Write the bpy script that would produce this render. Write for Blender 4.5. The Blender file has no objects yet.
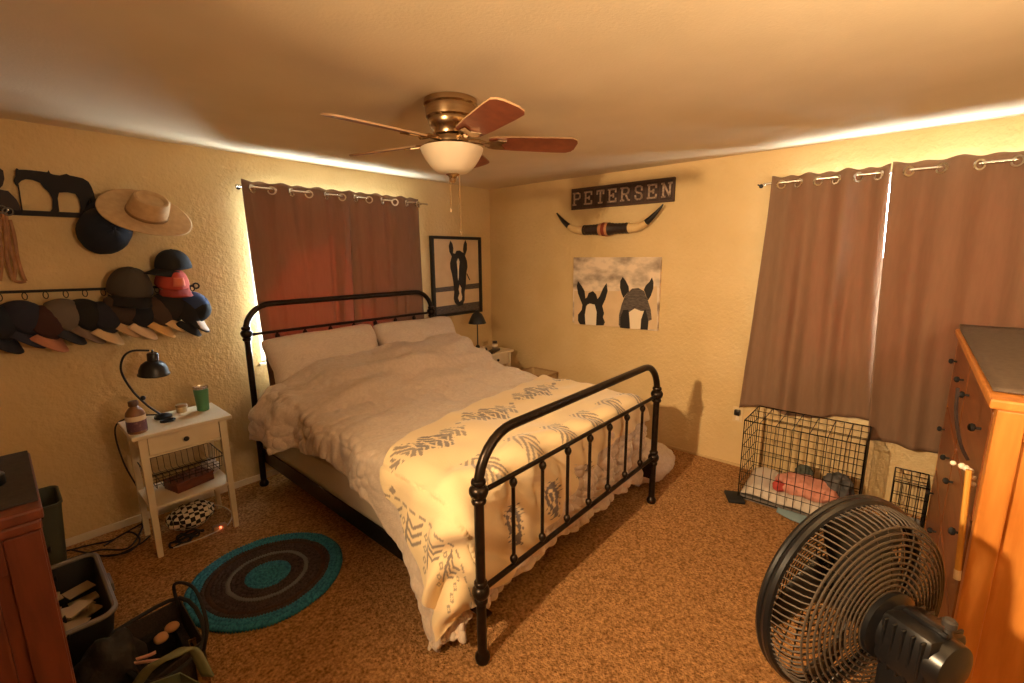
import bpy, bmesh, math, random
import numpy as np
from mathutils import Vector as V, Matrix, noise
random.seed(4)
PI = math.pi
S = bpy.context.scene
COL = S.collection

# ------------------------------------------------------------------ camera
CAM = V((-3.5626, -3.4243, 1.5929))
RT = V((.65864914, -.75240776, -.00799271)); UP = V((.14453334, .11608412, .98266708)); FW = V((.73843851, .64838804, -.18520671))
FPX = 454.74
cd = bpy.data.cameras.new('camera'); cam = bpy.data.objects.new('camera', cd); COL.objects.link(cam)
cd.sensor_width = 36; cd.lens = FPX / 1024 * 36; cd.clip_start = .02; cd.clip_end = 200
cam.matrix_world = Matrix(((RT.x, UP.x, -FW.x, CAM.x), (RT.y, UP.y, -FW.y, CAM.y), (RT.z, UP.z, -FW.z, CAM.z), (0, 0, 0, 1)))
S.camera = cam

# ------------------------------------------------------------------ light
w = bpy.data.worlds.new('daylight'); S.world = w; w.use_nodes = True
bg = w.node_tree.nodes['Background']; bg.inputs[0].default_value = (.80, .90, 1, 1); bg.inputs[1].default_value = 64.0

def light(name, kind, loc, target, energy, color, **kw):
    d = bpy.data.lights.new(name, kind); d.energy = energy; d.color = color
    for k, v in kw.items(): setattr(d, k, v)
    o = bpy.data.objects.new(name, d); COL.objects.link(o); o.location = loc
    o.rotation_euler = (V(target) - V(loc)).to_track_quat('-Z', 'Y').to_euler()
    return o
light('sun', 'SUN', (-1.3, 6, 4), (-1.75, 0, .9), 190.0, (1, .93, .82), angle=.009)
# the lit lamp high on the left side of the room, outside the frame
light('room_lamp', 'SPOT', (-4.45, -2.49, 2.03), (-1.0, -3.25, .95), 560, (1, .69, .38), spot_size=1.6, spot_blend=1.0, shadow_soft_size=.05)
light('ceiling_fill_light', 'AREA', (-2.7, -4.1, 1.55), (-2.4, -3.6, 2.27), 38, (1, .74, .47), shape='DISK', size=.35)  # unseen fill, added to brighten the ceiling from the rear of the room
for nm, loc, tgt, sx, sy in (('portal_a', (-1.65, .10, 1.40), (-1.65, -1, 1.40), 1.30, 1.20), ('portal_b', (.10, -3.35, 1.40), (-1, -3.35, 1.40), 1.30, 1.20)):
    p = light(nm, 'AREA', loc, tgt, 1, (1, 1, 1), shape='RECTANGLE', size=sx, size_y=sy); p.data.cycles.is_portal = True
vs = S.view_settings; vs.view_transform = 'Standard'; vs.look = 'None'; vs.gamma = 1; vs.use_curve_mapping = False
vs.exposure = 0.0
cy = S.cycles; cy.use_denoising = True; cy.max_bounces = 10; cy.diffuse_bounces = 6; cy.sample_clamp_indirect = 8; cy.transparent_max_bounces = 12

# ------------------------------------------------------------------ materials
def L(c):
    f = lambda v: (v / 255 / 12.92) if v / 255 <= .04045 else ((v / 255 + .055) / 1.055) ** 2.4
    return (f(c[0]), f(c[1]), f(c[2]), 1)
MATS = {}
def M(name, col, rough=.6, metal=0, col2=None, nscale=20, bump=None, stretch=None, spec=.5, trans=0, tcol=None, detail=4, thr=None, wave=None, sheen=0):
    if name in MATS: return MATS[name]
    m = bpy.data.materials.new(name); m.use_nodes = True; nt = m.node_tree; N = nt.nodes; K = nt.links
    b = N['Principled BSDF']; b.inputs['Base Color'].default_value = L(col); b.inputs['Roughness'].default_value = rough
    b.inputs['Metallic'].default_value = metal; b.inputs['Specular IOR Level'].default_value = spec
    if sheen: b.inputs['Sheen Weight'].default_value = sheen
    tc = N.new('ShaderNodeTexCoord'); src = tc.outputs['Object']
    if stretch:
        mp = N.new('ShaderNodeMapping'); mp.inputs['Scale'].default_value = stretch; K.new(src, mp.inputs[0]); src = mp.outputs[0]
    base = None
    if col2:
        t = N.new('ShaderNodeTexNoise'); t.inputs['Scale'].default_value = nscale; t.inputs['Detail'].default_value = detail; K.new(src, t.inputs['Vector'])
        fac = t.outputs['Fac']
        r = N.new('ShaderNodeValToRGB'); lo, hi = thr or (.35, .65)
        r.color_ramp.elements[0].position = lo; r.color_ramp.elements[1].position = hi
        r.color_ramp.elements[0].color = L(col); r.color_ramp.elements[1].color = L(col2)
        K.new(fac, r.inputs[0]); K.new(r.outputs[0], b.inputs['Base Color']); base = r.outputs[0]
    if bump:
        t = N.new('ShaderNodeTexNoise'); t.inputs['Scale'].default_value = bump[0]; t.inputs['Detail'].default_value = bump[3] if len(bump) > 3 else 3; K.new(src, t.inputs['Vector'])
        bn = N.new('ShaderNodeBump'); bn.inputs['Strength'].default_value = bump[1]; bn.inputs['Distance'].default_value = bump[2]
        K.new(t.outputs['Fac'], bn.inputs['Height']); K.new(bn.outputs[0], b.inputs['Normal'])
    if trans:
        tr = N.new('ShaderNodeBsdfTranslucent'); tr.inputs[0].default_value = L(tcol or col)
        mx = N.new('ShaderNodeMixShader'); mx.inputs[0].default_value = trans
        K.new(b.outputs[0], mx.inputs[1]); K.new(tr.outputs[0], mx.inputs[2]); K.new(mx.outputs[0], N['Material Output'].inputs[0])
    MATS[name] = m; return m
def Glass(name, tint, gloss=.1):
    m = bpy.data.materials.new(name); m.use_nodes = True; nt = m.node_tree; N = nt.nodes; K = nt.links
    t = N.new('ShaderNodeBsdfTransparent'); t.inputs[0].default_value = (*tint, 1); g = N.new('ShaderNodeBsdfGlossy'); g.inputs['Roughness'].default_value = .03
    x = N.new('ShaderNodeMixShader'); x.inputs[0].default_value = gloss; K.new(t.outputs[0], x.inputs[1]); K.new(g.outputs[0], x.inputs[2]); K.new(x.outputs[0], N['Material Output'].inputs[0])
    return m

wall_m = M('wall_paint', (206, 177, 124), .75, col2=(213, 185, 134), nscale=2.5, bump=(42, .55, .012, 2))
ceil_m = M('ceiling_paint', (212, 192, 156), .85, col2=(218, 198, 163), nscale=3, bump=(90, .16, .005, 3))
carpet_m = M('carpet', (124, 84, 46), .95, col2=(214, 162, 106), nscale=85, bump=(120, 1.0, .02, 3), spec=.1, thr=(.3, .7), detail=4)
trim_m = M('trim_paint', (225, 212, 188), .5)
white_m = M('white_paint', (222, 208, 176), .5, col2=(214, 198, 164), nscale=9)
iron_m = M('dark_bronze_iron', (38, 30, 24), .34, .75, col2=(52, 40, 30), nscale=30)
black_m = M('black_plastic', (20, 19, 19), .35)
blackmatte_m = M('black_matte', (24, 23, 23), .7)
chrome_m = M('brushed_nickel', (222, 216, 206), .25, 1)
brass_m = M('antique_brushed_brass', (196, 168, 132), .26, 1, col2=(168, 142, 108), nscale=4, stretch=(1, 1, 12))
cream_m = M('cream_plush', (214, 196, 176), .9, col2=(203, 184, 163), nscale=60, bump=(160, .5, .006), sheen=.3)
linen_m = M('pillow_linen', (222, 206, 186), .9, col2=(206, 188, 168), nscale=40, stretch=(1, 14, 1), bump=(90, .25, .004))
boxs_m = M('box_spring_fabric', (206, 194, 172), .9, bump=(150, .2, .003))
curt_m = M('curtain_brown', (126, 98, 76), .85, col2=(131, 102, 79), nscale=60, stretch=(1, 1, .15), bump=(300, .25, .002), trans=.065, tcol=(176, 84, 62))
liner_m = M('curtain_lining', (196, 188, 176), .9, trans=.12, tcol=(176, 84, 62))
dkwood_m = M('dark_red_wood', (92, 47, 33), .4, col2=(112, 58, 40), nscale=5, stretch=(8, 8, 1), bump=(40, .1, .002))
pine_m = M('orange_pine', (196, 122, 50), .38, col2=(214, 142, 66), nscale=4, stretch=(9, 9, 1))
drawer_m = M('drawer_wood', (120, 66, 30), .35, col2=(142, 82, 40), nscale=4, stretch=(1, 9, 9))
blade_m = M('blade_cherry', (120, 58, 34), .4, col2=(140, 72, 44), nscale=6, stretch=(3, 3, 3))
leather_m = M('dark_leather', (44, 30, 24), .5, bump=(60, .3, .004))
tan_m = M('tan_leather', (168, 120, 76), .6, col2=(138, 92, 54), nscale=20)
felt_m = M('beige_felt', (198, 164, 118), .95, col2=(186, 152, 106), nscale=30, bump=(120, .2, .003))

# ------------------------------------------------------------------ helpers
def at(px, py, ax, val):
    d = FW + RT * ((px - 512) / FPX) - UP * ((py - 341.5) / FPX)
    i = 'xyz'.index(ax); return CAM + d * ((val - CAM[i]) / d[i])
W = {}
def tag(o, label=None, cat=None, group=None, kind=None):
    if label: o['label'] = label
    if cat: o['category'] = cat
    if group: o['group'] = group
    if kind: o['kind'] = kind
    return o
def thing(name, label, cat, loc=(0, 0, 0), rot=None, group=None):
    o = bpy.data.objects.new(name, None); COL.objects.link(o); o.empty_display_size = .1
    m = Matrix.Translation(V(loc)) @ (rot.to_4x4() if rot else Matrix.Identity(4))
    o.matrix_world = m; W[o.name] = m; return tag(o, label, cat, group)
def obj(name, bm, mat, parent=None, smooth=True, local=False, solid=0, sub=0, origin=None, offset=0, angle=None):
    """link the bmesh as ONE object; vertices are in world space unless local"""
    me = bpy.data.meshes.new(name); bmesh.ops.recalc_face_normals(bm, faces=bm.faces[:]) if not getattr(bm, 'keep', False) else None
    if parent is not None:
        pm = W[parent.name]
        if not local: bm.transform(pm.inverted())
        wm = pm
    else:
        if origin is None:
            vs_ = [v.co for v in bm.verts]
            origin = V(((min(v.x for v in vs_) + max(v.x for v in vs_)) / 2, (min(v.y for v in vs_) + max(v.y for v in vs_)) / 2, min(v.z for v in vs_)))
        wm = Matrix.Translation(V(origin)); bm.transform(wm.inverted())
    bm.to_mesh(me); bm.free()
    for m in (mat if isinstance(mat, (list, tuple)) else [mat]): me.materials.append(m)
    o = bpy.data.objects.new(name, me); COL.objects.link(o)
    if parent is not None: o.parent = parent
    else: o.matrix_world = wm
    W[o.name] = wm
    if smooth:
        me.polygons.foreach_set('use_smooth', [True] * len(me.polygons))
        if smooth != 'all':
            try: me.set_sharp_from_angle(angle=math.radians(angle or 40))
            except Exception: pass
    if solid:
        s = o.modifiers.new('thick', 'SOLIDIFY'); s.thickness = solid; s.offset = offset
    if sub:
        s = o.modifiers.new('sub', 'SUBSURF'); s.levels = sub; s.render_levels = sub
    return o
B = bmesh.new
def setmi(bm, f0, mi):
    if mi:
        bm.faces.ensure_lookup_table()
        for f in bm.faces[f0:]: f.material_index = mi
def box(bm, c, s, rot=None, bev=0, mi=0, taper=1):
    f0 = len(bm.faces); vs_ = []
    for z in (-1, 1):
        k = taper if z < 0 else 1
        for x, y in ((-1, -1), (1, -1), (1, 1), (-1, 1)):
            p = V((x * s[0] / 2 * k, y * s[1] / 2 * k, z * s[2] / 2))
            if rot: p = rot @ p
            vs_.append(bm.verts.new(p + V(c)))
    fs = [bm.faces.new([vs_[i] for i in q]) for q in ((3, 2, 1, 0), (4, 5, 6, 7), (0, 1, 5, 4), (1, 2, 6, 5), (2, 3, 7, 6), (3, 0, 4, 7))]
    if bev:
        ed = set(e for f in fs for e in f.edges)
        bmesh.ops.bevel(bm, geom=list(ed), offset=bev, segments=2, affect='EDGES', profile=.5)
    setmi(bm, f0, mi)
def bx(bm, x0, x1, y0, y1, z0, z1, bev=0, mi=0):
    box(bm, ((x0 + x1) / 2, (y0 + y1) / 2, (z0 + z1) / 2), (abs(x1 - x0), abs(y1 - y0), abs(z1 - z0)), None, bev, mi)
def tube(bm, pts, r, seg=8, closed=False, mi=0, flat=1):
    f0 = len(bm.faces); pts = [V(p) for p in pts]; n = len(pts); rings = []; up = None
    for i, p in enumerate(pts):
        a = pts[(i - 1) % n] if (i or closed) else p; b = pts[(i + 1) % n] if (i < n - 1 or closed) else p
        t = (b - a).normalized()
        if up is None:
            up = V((0, 0, 1)) if abs(t.z) < .9 else V((1, 0, 0))
        up = (up - t * up.dot(t)).normalized(); s = t.cross(up)
        rr = r[i] if isinstance(r, (list, tuple)) else r
        rings.append([bm.verts.new(p + (up * math.cos(2 * PI * k / seg) + s * math.sin(2 * PI * k / seg) * flat) * rr) for k in range(seg)])
    for i in range(n - 1 + (1 if closed else 0)):
        A = rings[i]; C = rings[(i + 1) % n]
        for k in range(seg): bm.faces.new((A[k], A[(k + 1) % seg], C[(k + 1) % seg], C[k]))
    if not closed:
        bm.faces.new(rings[0][::-1]); bm.faces.new(rings[-1])
    setmi(bm, f0, mi)
def frame(axis):
    z = V(axis).normalized(); x = V((1, 0, 0)) if abs(z.x) < .9 else V((0, 1, 0)); x = (x - z * x.dot(z)).normalized(); return x, z.cross(x), z
def lathe(bm, prof, o=(0, 0, 0), axis=(0, 0, 1), seg=24, mi=0, cap=True, sx=1, sy=1):
    f0 = len(bm.faces); X, Y, Z = frame(axis); o = V(o); rings = []
    for r, z in prof:
        rings.append([bm.verts.new(o + Z * z + (X * math.cos(2 * PI * k / seg) * sx + Y * math.sin(2 * PI * k / seg) * sy) * max(r, 1e-4)) for k in range(seg)])
    for A, C in zip(rings, rings[1:]):
        for k in range(seg): bm.faces.new((A[k], A[(k + 1) % seg], C[(k + 1) % seg], C[k]))
    if cap:
        bm.faces.new(rings[0][::-1]); bm.faces.new(rings[-1])
    setmi(bm, f0, mi)
def ball(bm, c, r, seg=14, mi=0, s=(1, 1, 1)):
    f0 = len(bm.faces); m = Matrix.Translation(V(c)) @ Matrix.Diagonal((*(V(s) * r), 1))
    bmesh.ops.create_uvsphere(bm, u_segments=seg, v_segments=max(6, seg // 2), radius=1, matrix=m); setmi(bm, f0, mi)
def grid(bm, P, mi=0, wrap=False):
    f0 = len(bm.faces); nu, nv = len(P), len(P[0])
    vv = [[bm.verts.new(p) for p in row] for row in P]
    for i in range(nu - (0 if wrap else 1)):
        for j in range(nv - 1):
            k = (i + 1) % nu
            bm.faces.new((vv[i][j], vv[k][j], vv[k][j + 1], vv[i][j + 1]))
    setmi(bm, f0, mi)
def prism(bm, pts, off, mi=0):
    """solid from a planar outline pushed by off"""
    f0 = len(bm.faces); a = [bm.verts.new(V(p)) for p in pts]; b = [bm.verts.new(V(p) + V(off)) for p in pts]; n = len(a)
    bm.faces.new(a[::-1]); bm.faces.new(b)
    for i in range(n): bm.faces.new((a[i], a[(i + 1) % n], b[(i + 1) % n], b[i]))
    setmi(bm, f0, mi)
def arc(c, r, a0, a1, n, ax, ay):
    return [V(c) + V(ax) * r * math.cos(a0 + (a1 - a0) * i / n) + V(ay) * r * math.sin(a0 + (a1 - a0) * i / n) for i in range(n + 1)]
def smooth_path(pts, n=6):
    pts = [V(p) for p in pts]; out = []
    P = [pts[0] * 2 - pts[1]] + pts + [pts[-1] * 2 - pts[-2]]
    for i in range(1, len(P) - 2):
        for k in range(n):
            t = k / n; a, b, c_, d = P[i - 1], P[i], P[i + 1], P[i + 2]
            out.append(.5 * ((2 * b) + (c_ - a) * t + (2 * a - 5 * b + 4 * c_ - d) * t * t + (3 * b - a - 3 * c_ + d) * t ** 3))
    return out + [pts[-1]]
def openbin(bm, x0, x1, y0, y1, z0, z1, inset=.03, th=.006, rad=.04, mi=0, seg=5):
    def loop(ins, z):
        a, b_, c_, d = x0 + ins, x1 - ins, y0 + ins, y1 - ins; pts = []
        for cx, cy_, s in ((b_ - rad, d - rad, 0), (a + rad, d - rad, 1), (a + rad, c_ + rad, 2), (b_ - rad, c_ + rad, 3)):
            for k in range(seg + 1):
                t = PI / 2 * (s + k / seg); pts.append(V((cx + rad * math.cos(t), cy_ + rad * math.sin(t), z)))
        return pts
    f0 = len(bm.faces)
    R = [[bm.verts.new(p) for p in q] for q in (loop(inset, z0), loop(0, z1), loop(th, z1), loop(inset + th, z0 + th))]
    n = len(R[0])
    for A, C in zip(R, R[1:]):
        for k in range(n): bm.faces.new((A[k], A[(k + 1) % n], C[(k + 1) % n], C[k]))
    bm.faces.new(R[0][::-1]); bm.faces.new(R[-1]); setmi(bm, f0, mi)
    return loop(0, z1)
def sst(a, b, x):
    t = np.clip((x - a) / (b - a), 0, 1); return t * t * (3 - 2 * t)
def nz(x, y, z=0.): return noise.noise(V((x, y, z)))

# ------------------------------------------------------------------ the room
H = 2.27; XL = -4.75; YF = -4.45; T = .12
W1 = (-2.365, -1.13, .86, 2.04); W2 = (-4.02, -2.78, .86, 2.04)
b = B(); bx(b, XL - T, T, YF - T, T, -.1, 0); tag(obj('floor', b, carpet_m, smooth=False), kind='structure')
b = B(); bx(b, XL - T, T, YF - T, T, H, H + .1); tag(obj('ceiling', b, ceil_m, smooth=False), kind='structure')
b = B()
bx(b, XL - T, W1[0], 0, T, 0, H); bx(b, W1[1], T, 0, T, 0, H); bx(b, W1[0], W1[1], 0, T, 0, W1[2]); bx(b, W1[0], W1[1], 0, T, W1[3], H)
tag(obj('wall_back', b, wall_m, smooth=False), kind='structure')
b = B()
bx(b, 0, T, W2[1], 0, 0, H); bx(b, 0, T, YF - T, W2[0], 0, H); bx(b, 0, T, W2[0], W2[1], 0, W2[2]); bx(b, 0, T, W2[0], W2[1], W2[3], H)
tag(obj('wall_right', b, wall_m, smooth=False), kind='structure')
b = B(); bx(b, XL - T, XL, YF - T, 0, 0, H); tag(obj('wall_left', b, wall_m, smooth=False), kind='structure')
b = B(); bx(b, XL, 0, YF - T, YF, 0, H); tag(obj('wall_front', b, wall_m, smooth=False), kind='structure')
b = B(); bx(b, XL, 0, -.012, 0, 0, .045, .003); tag(obj('baseboard_back', b, trim_m, smooth=False), kind='structure')
b = B(); bx(b, -.010, 0, YF, -.013, 0, .02, .003); tag(obj('baseboard_right', b, M('wall_coloured_trim', (196, 166, 116), .7), smooth=False), kind='structure')
glass_m = Glass('window_glass', (.93, .96, .96), .06)
def window(n, along, lo, hi, z0, z1):
    g = lambda u, v, z: (u, v, z) if along == 'x' else (v, u, z)
    def bar(b, u0, u1, v0, v1, za, zb):
        p = g(u0, v0, za); q = g(u1, v1, zb); bx(b, min(p[0], q[0]), max(p[0], q[0]), min(p[1], q[1]), max(p[1], q[1]), za, zb, .004)
    b = B(); t = .045; m = (lo + hi) / 2
    bar(b, lo, hi, .045, .095, z0, z0 + t); bar(b, lo, hi, .045, .095, z1 - t, z1)
    bar(b, lo, lo + t, .045, .095, z0 + t, z1 - t); bar(b, hi - t, hi, .045, .095, z0 + t, z1 - t); bar(b, m - .02, m + .02, .05, .09, z0 + t, z1 - t)
    o = tag(obj('window_%d' % n, b, M('vinyl_white', (230, 230, 226), .4), smooth=False), kind='structure')
    for u0, u1 in ((lo + t, m - .02), (m + .02, hi - t)):
        b = B(); bar(b, u0, u1, .068, .072, z0 + t, z1 - t); obj('window_pane', b, glass_m, o, smooth=False)
    b = B(); bar(b, lo - .02, hi + .02, -.018, .045, z0 - .02, z0); obj('window_sill', b, trim_m, o, smooth=False)
window(1, 'x', *W1); window(2, 'y', *W2)

# the tree added outside, unseen, so sun reaches only one patch of left curtain
sunblocker = thing('sunblocker', 'leafy tree added unseen outside the window behind the bed', 'sunblocker', (-2.75, 2.3, 0))
b = B(); tube(b, [(-2.75, 2.3, -.3), (-2.72, 2.3, 1.0), (-2.6, 2.25, 2.0), (-2.2, 2.2, 2.8)], [.11, .09, .07, .04], 10); obj('trunk', b, M('bark', (88, 70, 54), .9), sunblocker)
b = B()
for c_, r_ in (((-2.75, 2.25, 2.1), .62), ((-2.45, 2.2, 1.55), .40), ((-2.5, 2.3, 3.1), .6), ((-1.9, 2.25, 3.62), .66), ((-1.25, 2.25, 3.5), .6), ((-1.0, 2.3, 2.8), .5), ((-.75, 2.25, 1.9), .50), ((-1.28, 2.2, 1.9), .20), ((-3.0, 2.2, 1.3), .5)):
    n0 = len(b.verts); bmesh.ops.create_icosphere(b, subdivisions=3, radius=r_)
    b.verts.ensure_lookup_table()
    for v in b.verts[n0:]: v.co = v.co * (1 + .22 * nz(v.co.x * 4 + c_[0], v.co.y * 4, v.co.z * 4)) + V(c_)
obj('crown', b, M('foliage', (70, 92, 48), .9), sunblocker)

# ------------------------------------------------------------------ bed frame
BX1, BX2, BYF, BYH = -2.48, -.92, -2.303, -.116
bed = thing('bed_frame', 'dark iron bed frame with arched tubular headboard and spindled footboard', 'bed', ((BX1 + BX2) / 2, (BYF + BYH) / 2, 0))
def end(name, y, joint, low, top, rad, nsp, spin_lo):
    b = B(); r = .0195
    path = [V((BX1, y, .02)), V((BX1, y, joint)), V((BX1, y, top - rad))] + arc((BX1 + rad, y, top - rad), rad, PI, PI / 2, 8, (1, 0, 0), (0, 0, 1))[1:]
    path += arc((BX2 - rad, y, top - rad), rad, PI / 2, 0, 8, (1, 0, 0), (0, 0, 1)) + [V((BX2, y, joint)), V((BX2, y, .02))]
    tube(b, path, r, 14)
    tube(b, [(BX1, y, joint - .012), (BX2, y, joint - .012)], .0105, 10); tube(b, [(BX1, y, low), (BX2, y, low)], .0125, 10)
    board = obj(name, b, iron_m, bed)
    for x in (BX1, BX2):
        for z, big in ((joint, 1), (low, .92)):
            b = B(); k = big
            lathe(b, [(.019, -.052), (.027 * k, -.050), (.029 * k, -.042), (.027 * k, -.034), (.022, -.030), (.030 * k, -.024), (.037 * k, -.008), (.037 * k, .006), (.030 * k, .018), (.022, .022), (.028 * k, .028), (.029 * k, .036), (.026 * k, .043), (.019, .046)], (x, y, z), seg=18)
            obj('post_collar', b, iron_m, board)
        b = B(); lathe(b, [(.022, 0), (.028, .004), (.031, .016), (.029, .03), (.021, .04), (.0195, .045)], (x, y, 0), seg=18); obj('foot_cap', b, iron_m, board)
    for i in range(nsp):
        x = BX1 + (BX2 - BX1) * (i + 1) / (nsp + 1)
        b = B(); tube(b, [(x, y, low), (x, y, joint - .012)], .0082, 8)
        for z in (low + .032, joint - .044): lathe(b, [(.008, -.022), (.012, -.016), (.0165, -.006), (.0175, .002), (.014, .012), (.008, .018)], (x, y, z), seg=12)
        obj('spindle', b, iron_m, board)
end('footboard', BYF, .7395, .318, .942, .19, 7, 0)
end('headboard', BYH, 1.0987, .4645, 1.283, .17, 7, 0)
for x in (BX1 + .02, BX2 - .02):
    b = B(); bx(b, x - .004, x + .004, BYF, BYH, .175, .275, .002); bx(b, x - .004 if x > -1.5 else x, x if x > -1.5 else x + .04, BYF, BYH, .175, .183)
    obj('side_rail', b, iron_m, bed, smooth=False)
b = B()
for i in range(9):
    y = BYF + .15 + i * .235; bx(b, BX1 + .025, BX2 - .025, y - .03, y + .03, .183, .2)
obj('slat', b, iron_m, bed, smooth=False)
b = B(); bx(b, -2.445, -.955, -2.17, -.15, .2, .43, .02); tag(obj('box_spring', b, boxs_m), 'pale fabric box spring under the mattress on the iron rails', 'box spring')
b = B(); bx(b, -2.445, -.955, -2.155, -.15, .43, .63, .05); tag(obj('mattress', b, M('mattress_fabric', (214, 202, 182), .9)), 'thick pale mattress under the cream comforter', 'mattress')

# ------------------------------------------------------------------ draped bedding
QX0, QX1, QYF, QR = -2.515, -.885, -2.198, .075
def ztop(x, y):
    return .682 + .205 * sst(-1.25, -.42, y) * (.45 + .55 * sst(-2.47, -2.1, x)) - .03 * sst(-.42, -.25, y) + .012 * np.sin(x * 3.1 + y * 2.2)
def drape(X, Y, off):
    R = QR + off
    bxx = np.clip(X, QX0 + QR, QX1 - QR); byy = np.maximum(Y, QYF + QR)
    ox = X - bxx; oy = np.minimum(Y - byy, 0); o = np.sqrt(ox * ox + oy * oy) + 1e-9; dx = ox / o; dy = oy / o
    th = np.minimum(o / QR, PI / 2); ex = np.maximum(o - QR * PI / 2, 0)
    hor = R * np.sin(th); drop = R * (1 - np.cos(th)) + ex
    z = ztop(bxx, byy) + off - drop
    fl = .10 * ex * np.abs(dx)
    exc = np.maximum(.035 + off * .6 - z, 0); z = np.maximum(z, .035 + off * .6)
    px = bxx + dx * (hor + fl + exc * .6); py = byy + dy * hor + dy * .03 * ex * np.abs(dy) * 0
    return np.stack([px, py, z], -1)
def normals(P):
    du = np.gradient(P, axis=0); dv = np.gradient(P, axis=1); n = np.cross(du, dv); n /= np.linalg.norm(n, axis=-1, keepdims=True) + 1e-9
    if n[n.shape[0] // 2, n.shape[1] // 2, 2] < 0: n = -n
    return n
def gridobj(name, P, mat, solid=0, attr=None, parent=None):
    nu, nv = P.shape[:2]; org = P.reshape(-1, 3).mean(0); org[2] = P[..., 2].min()
    me = bpy.data.meshes.new(name); idx = np.arange(nu * nv).reshape(nu, nv)
    q = np.stack([idx[:-1, :-1], idx[1:, :-1], idx[1:, 1:], idx[:-1, 1:]], -1).reshape(-1, 4)
    me.from_pydata((P.reshape(-1, 3) - org).tolist(), [], q.tolist()); me.materials.append(mat)
    me.polygons.foreach_set('use_smooth', [True] * len(me.polygons))
    if attr is not None:
        a = me.attributes.new('pattern', 'FLOAT', 'POINT'); a.data.foreach_set('value', attr.reshape(-1).astype(np.float32))
    o = bpy.data.objects.new(name, me); COL.objects.link(o); o.location = org
    if solid:
        s = o.modifiers.new('thick', 'SOLIDIFY'); s.thickness = solid; s.offset = -1
    return o
def fnoise(X, Y, s, seed):
    f = np.frompyfunc(lambda a, c: nz(a * s, c * s, seed), 2, 1); return f(X, Y).astype(float)
# comforter
nv = 300; nu = 260
Yl = np.linspace(-.30, QYF - .50, nv)
P = np.zeros((nu, nv, 2))
hemz = lambda y: np.interp(-y, [.2, .35, .5, 1.28, 1.64, 1.88, 2.0, 2.13, 2.4, 2.8], [.67, .66, .63, .56, .48, .36, .22, .03, .02, .1])
for j, y in enumerate(Yl):
    Lf = (.69 + .2 * float(sst(-1.25, -.42, y)) - hemz(y)) + .03
    if y < QYF: Lf = max(.25, Lf * (1 - .5 * (QYF - y) / .5))
    Lf += .015 * math.sin(y * 17)
    Rf = .42 if y > QYF else .2
    P[:, j, 0] = np.linspace(QX0 - Lf + .03, QX1 + Rf, nu); P[:, j, 1] = y + .012 * np.sin(P[:, j, 0] * 9) - .16 * sst(-2.2, -2.6, -0 - P[:, j, 0] * -1 * 0 + P[:, j, 0]) * sst(-1.0, -.3, y)
X, Y = P[..., 0], P[..., 1]
q = drape(X, Y, 0.0); n = normals(q)
lowf = fnoise(X, Y, 3.2, 1.3) * .022 + fnoise(X, Y, 7.5, 5.1) * .012 + (fnoise(X * .6, Y * 1.5, 5.0, 9.1) * .045) * sst(-1.5, -.7, Y)
jx = fnoise(X, Y, 5, 2.2) * .06; jy = fnoise(X, Y, 5, 7.7) * .06
vor = np.frompyfunc(lambda a, c: noise.voronoi(V((a, c, .5)))[0][0], 2, 1)
puff = np.maximum(0, 1 - vor((X + jx) / .058, (Y + jy) / .052).astype(float) ** 2 * 2.2)
fold = np.where(Y < QYF, .014 * np.sin(X * 21 + 2 * np.sin(X * 5)), .014 * np.sin(Y * 15) * (X < QX0) * sst(-2.1, -1.7, Y))
fold = fold + .03 * np.exp(-((Y + .66 + .18 * (X + 2)) / .06) ** 2) * sst(-2.5, -2.3, X) * sst(-1.1, -1.5, X) + .02 * np.exp(-((Y + .86 - .25 * (X + 2)) / .05) ** 2) * sst(-2.5, -2.3, X)
# tucked flat where the throw lies on it
under = sst(-1.45, -1.80, Y) * sst(-3.02, -2.75, X) * np.where(Y < QYF - .05, np.where(X < -1.75, np.where(Y > QYF - .40, 1, 0), 0), 1)
puff = puff * (1 - .75 * under); lowf = lowf * (1 - .4 * under) * np.where(Y < QYF, .4, 1); fold = fold * (1 - .9 * under)
q = q + n * ((lowf + fold) * 1.0 + puff * np.where(Y < QYF, .034, np.where(X < QX0 + .05, .015, .0065)))[..., None]
q[..., 0] -= .10 * np.exp(-((Y + .50) / .20) ** 2) * sst(QX0 + .03, QX0 - .10, X)
q[..., 2] = np.maximum(q[..., 2], .03)
q[..., 1] = np.maximum(q[..., 1], np.where((q[..., 0] > BX1 - .03), -2.278, -9))
tag(gridobj('comforter', q, cream_m, .012), 'cream bubble textured comforter spread over the bed down to the carpet', 'comforter')
# patterned throw
nv = 300; nu = 330
TX, TT = np.meshgrid(np.linspace(0, 1, nu), np.linspace(0, 1, nv), indexing='ij')
Yhead = lambda x: np.interp(x, [-3.0, -2.6, -2.3, -1.6, -.9, -.6], [-1.86, -1.80, -1.64, -1.50, -1.42, -1.42])
Dft = lambda x: np.interp(x, [-2.9, -2.5, -2.3, -2.0, -1.75, -1.45, -1.1, -.7], [.34, .44, .46, .40, .24, .10, .08, .07])
lft = lambda t: np.interp(t, [0, .15, .35, .55, .75, .9, 1], [.15, .22, .38, .48, .55, .46, .30])
X = QX0 + .05 - lft(TT) * (1) + (QX1 + .10 - QX0 - .05 + lft(TT)) * TX
y0 = Yhead(X); y1 = QYF - Dft(X); Y = y0 + (y1 - y0) * TT
q = drape(X, Y, .036 + .022 * sst(-2.30, -2.48, X) * sst(-1.95, -2.15, Y)); n = normals(q)
wr = fnoise(X, Y, 3.2, 1.3) * .022 + fnoise(X + Y * .7, Y - .5 * X, 6, 3.3) * .014 + np.where(Y < QYF + .1, .016 * np.sin((X * 1.0 + Y * 1.3) * 24) * sst(0, .1, QYF + .1 - Y), 0)
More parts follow.
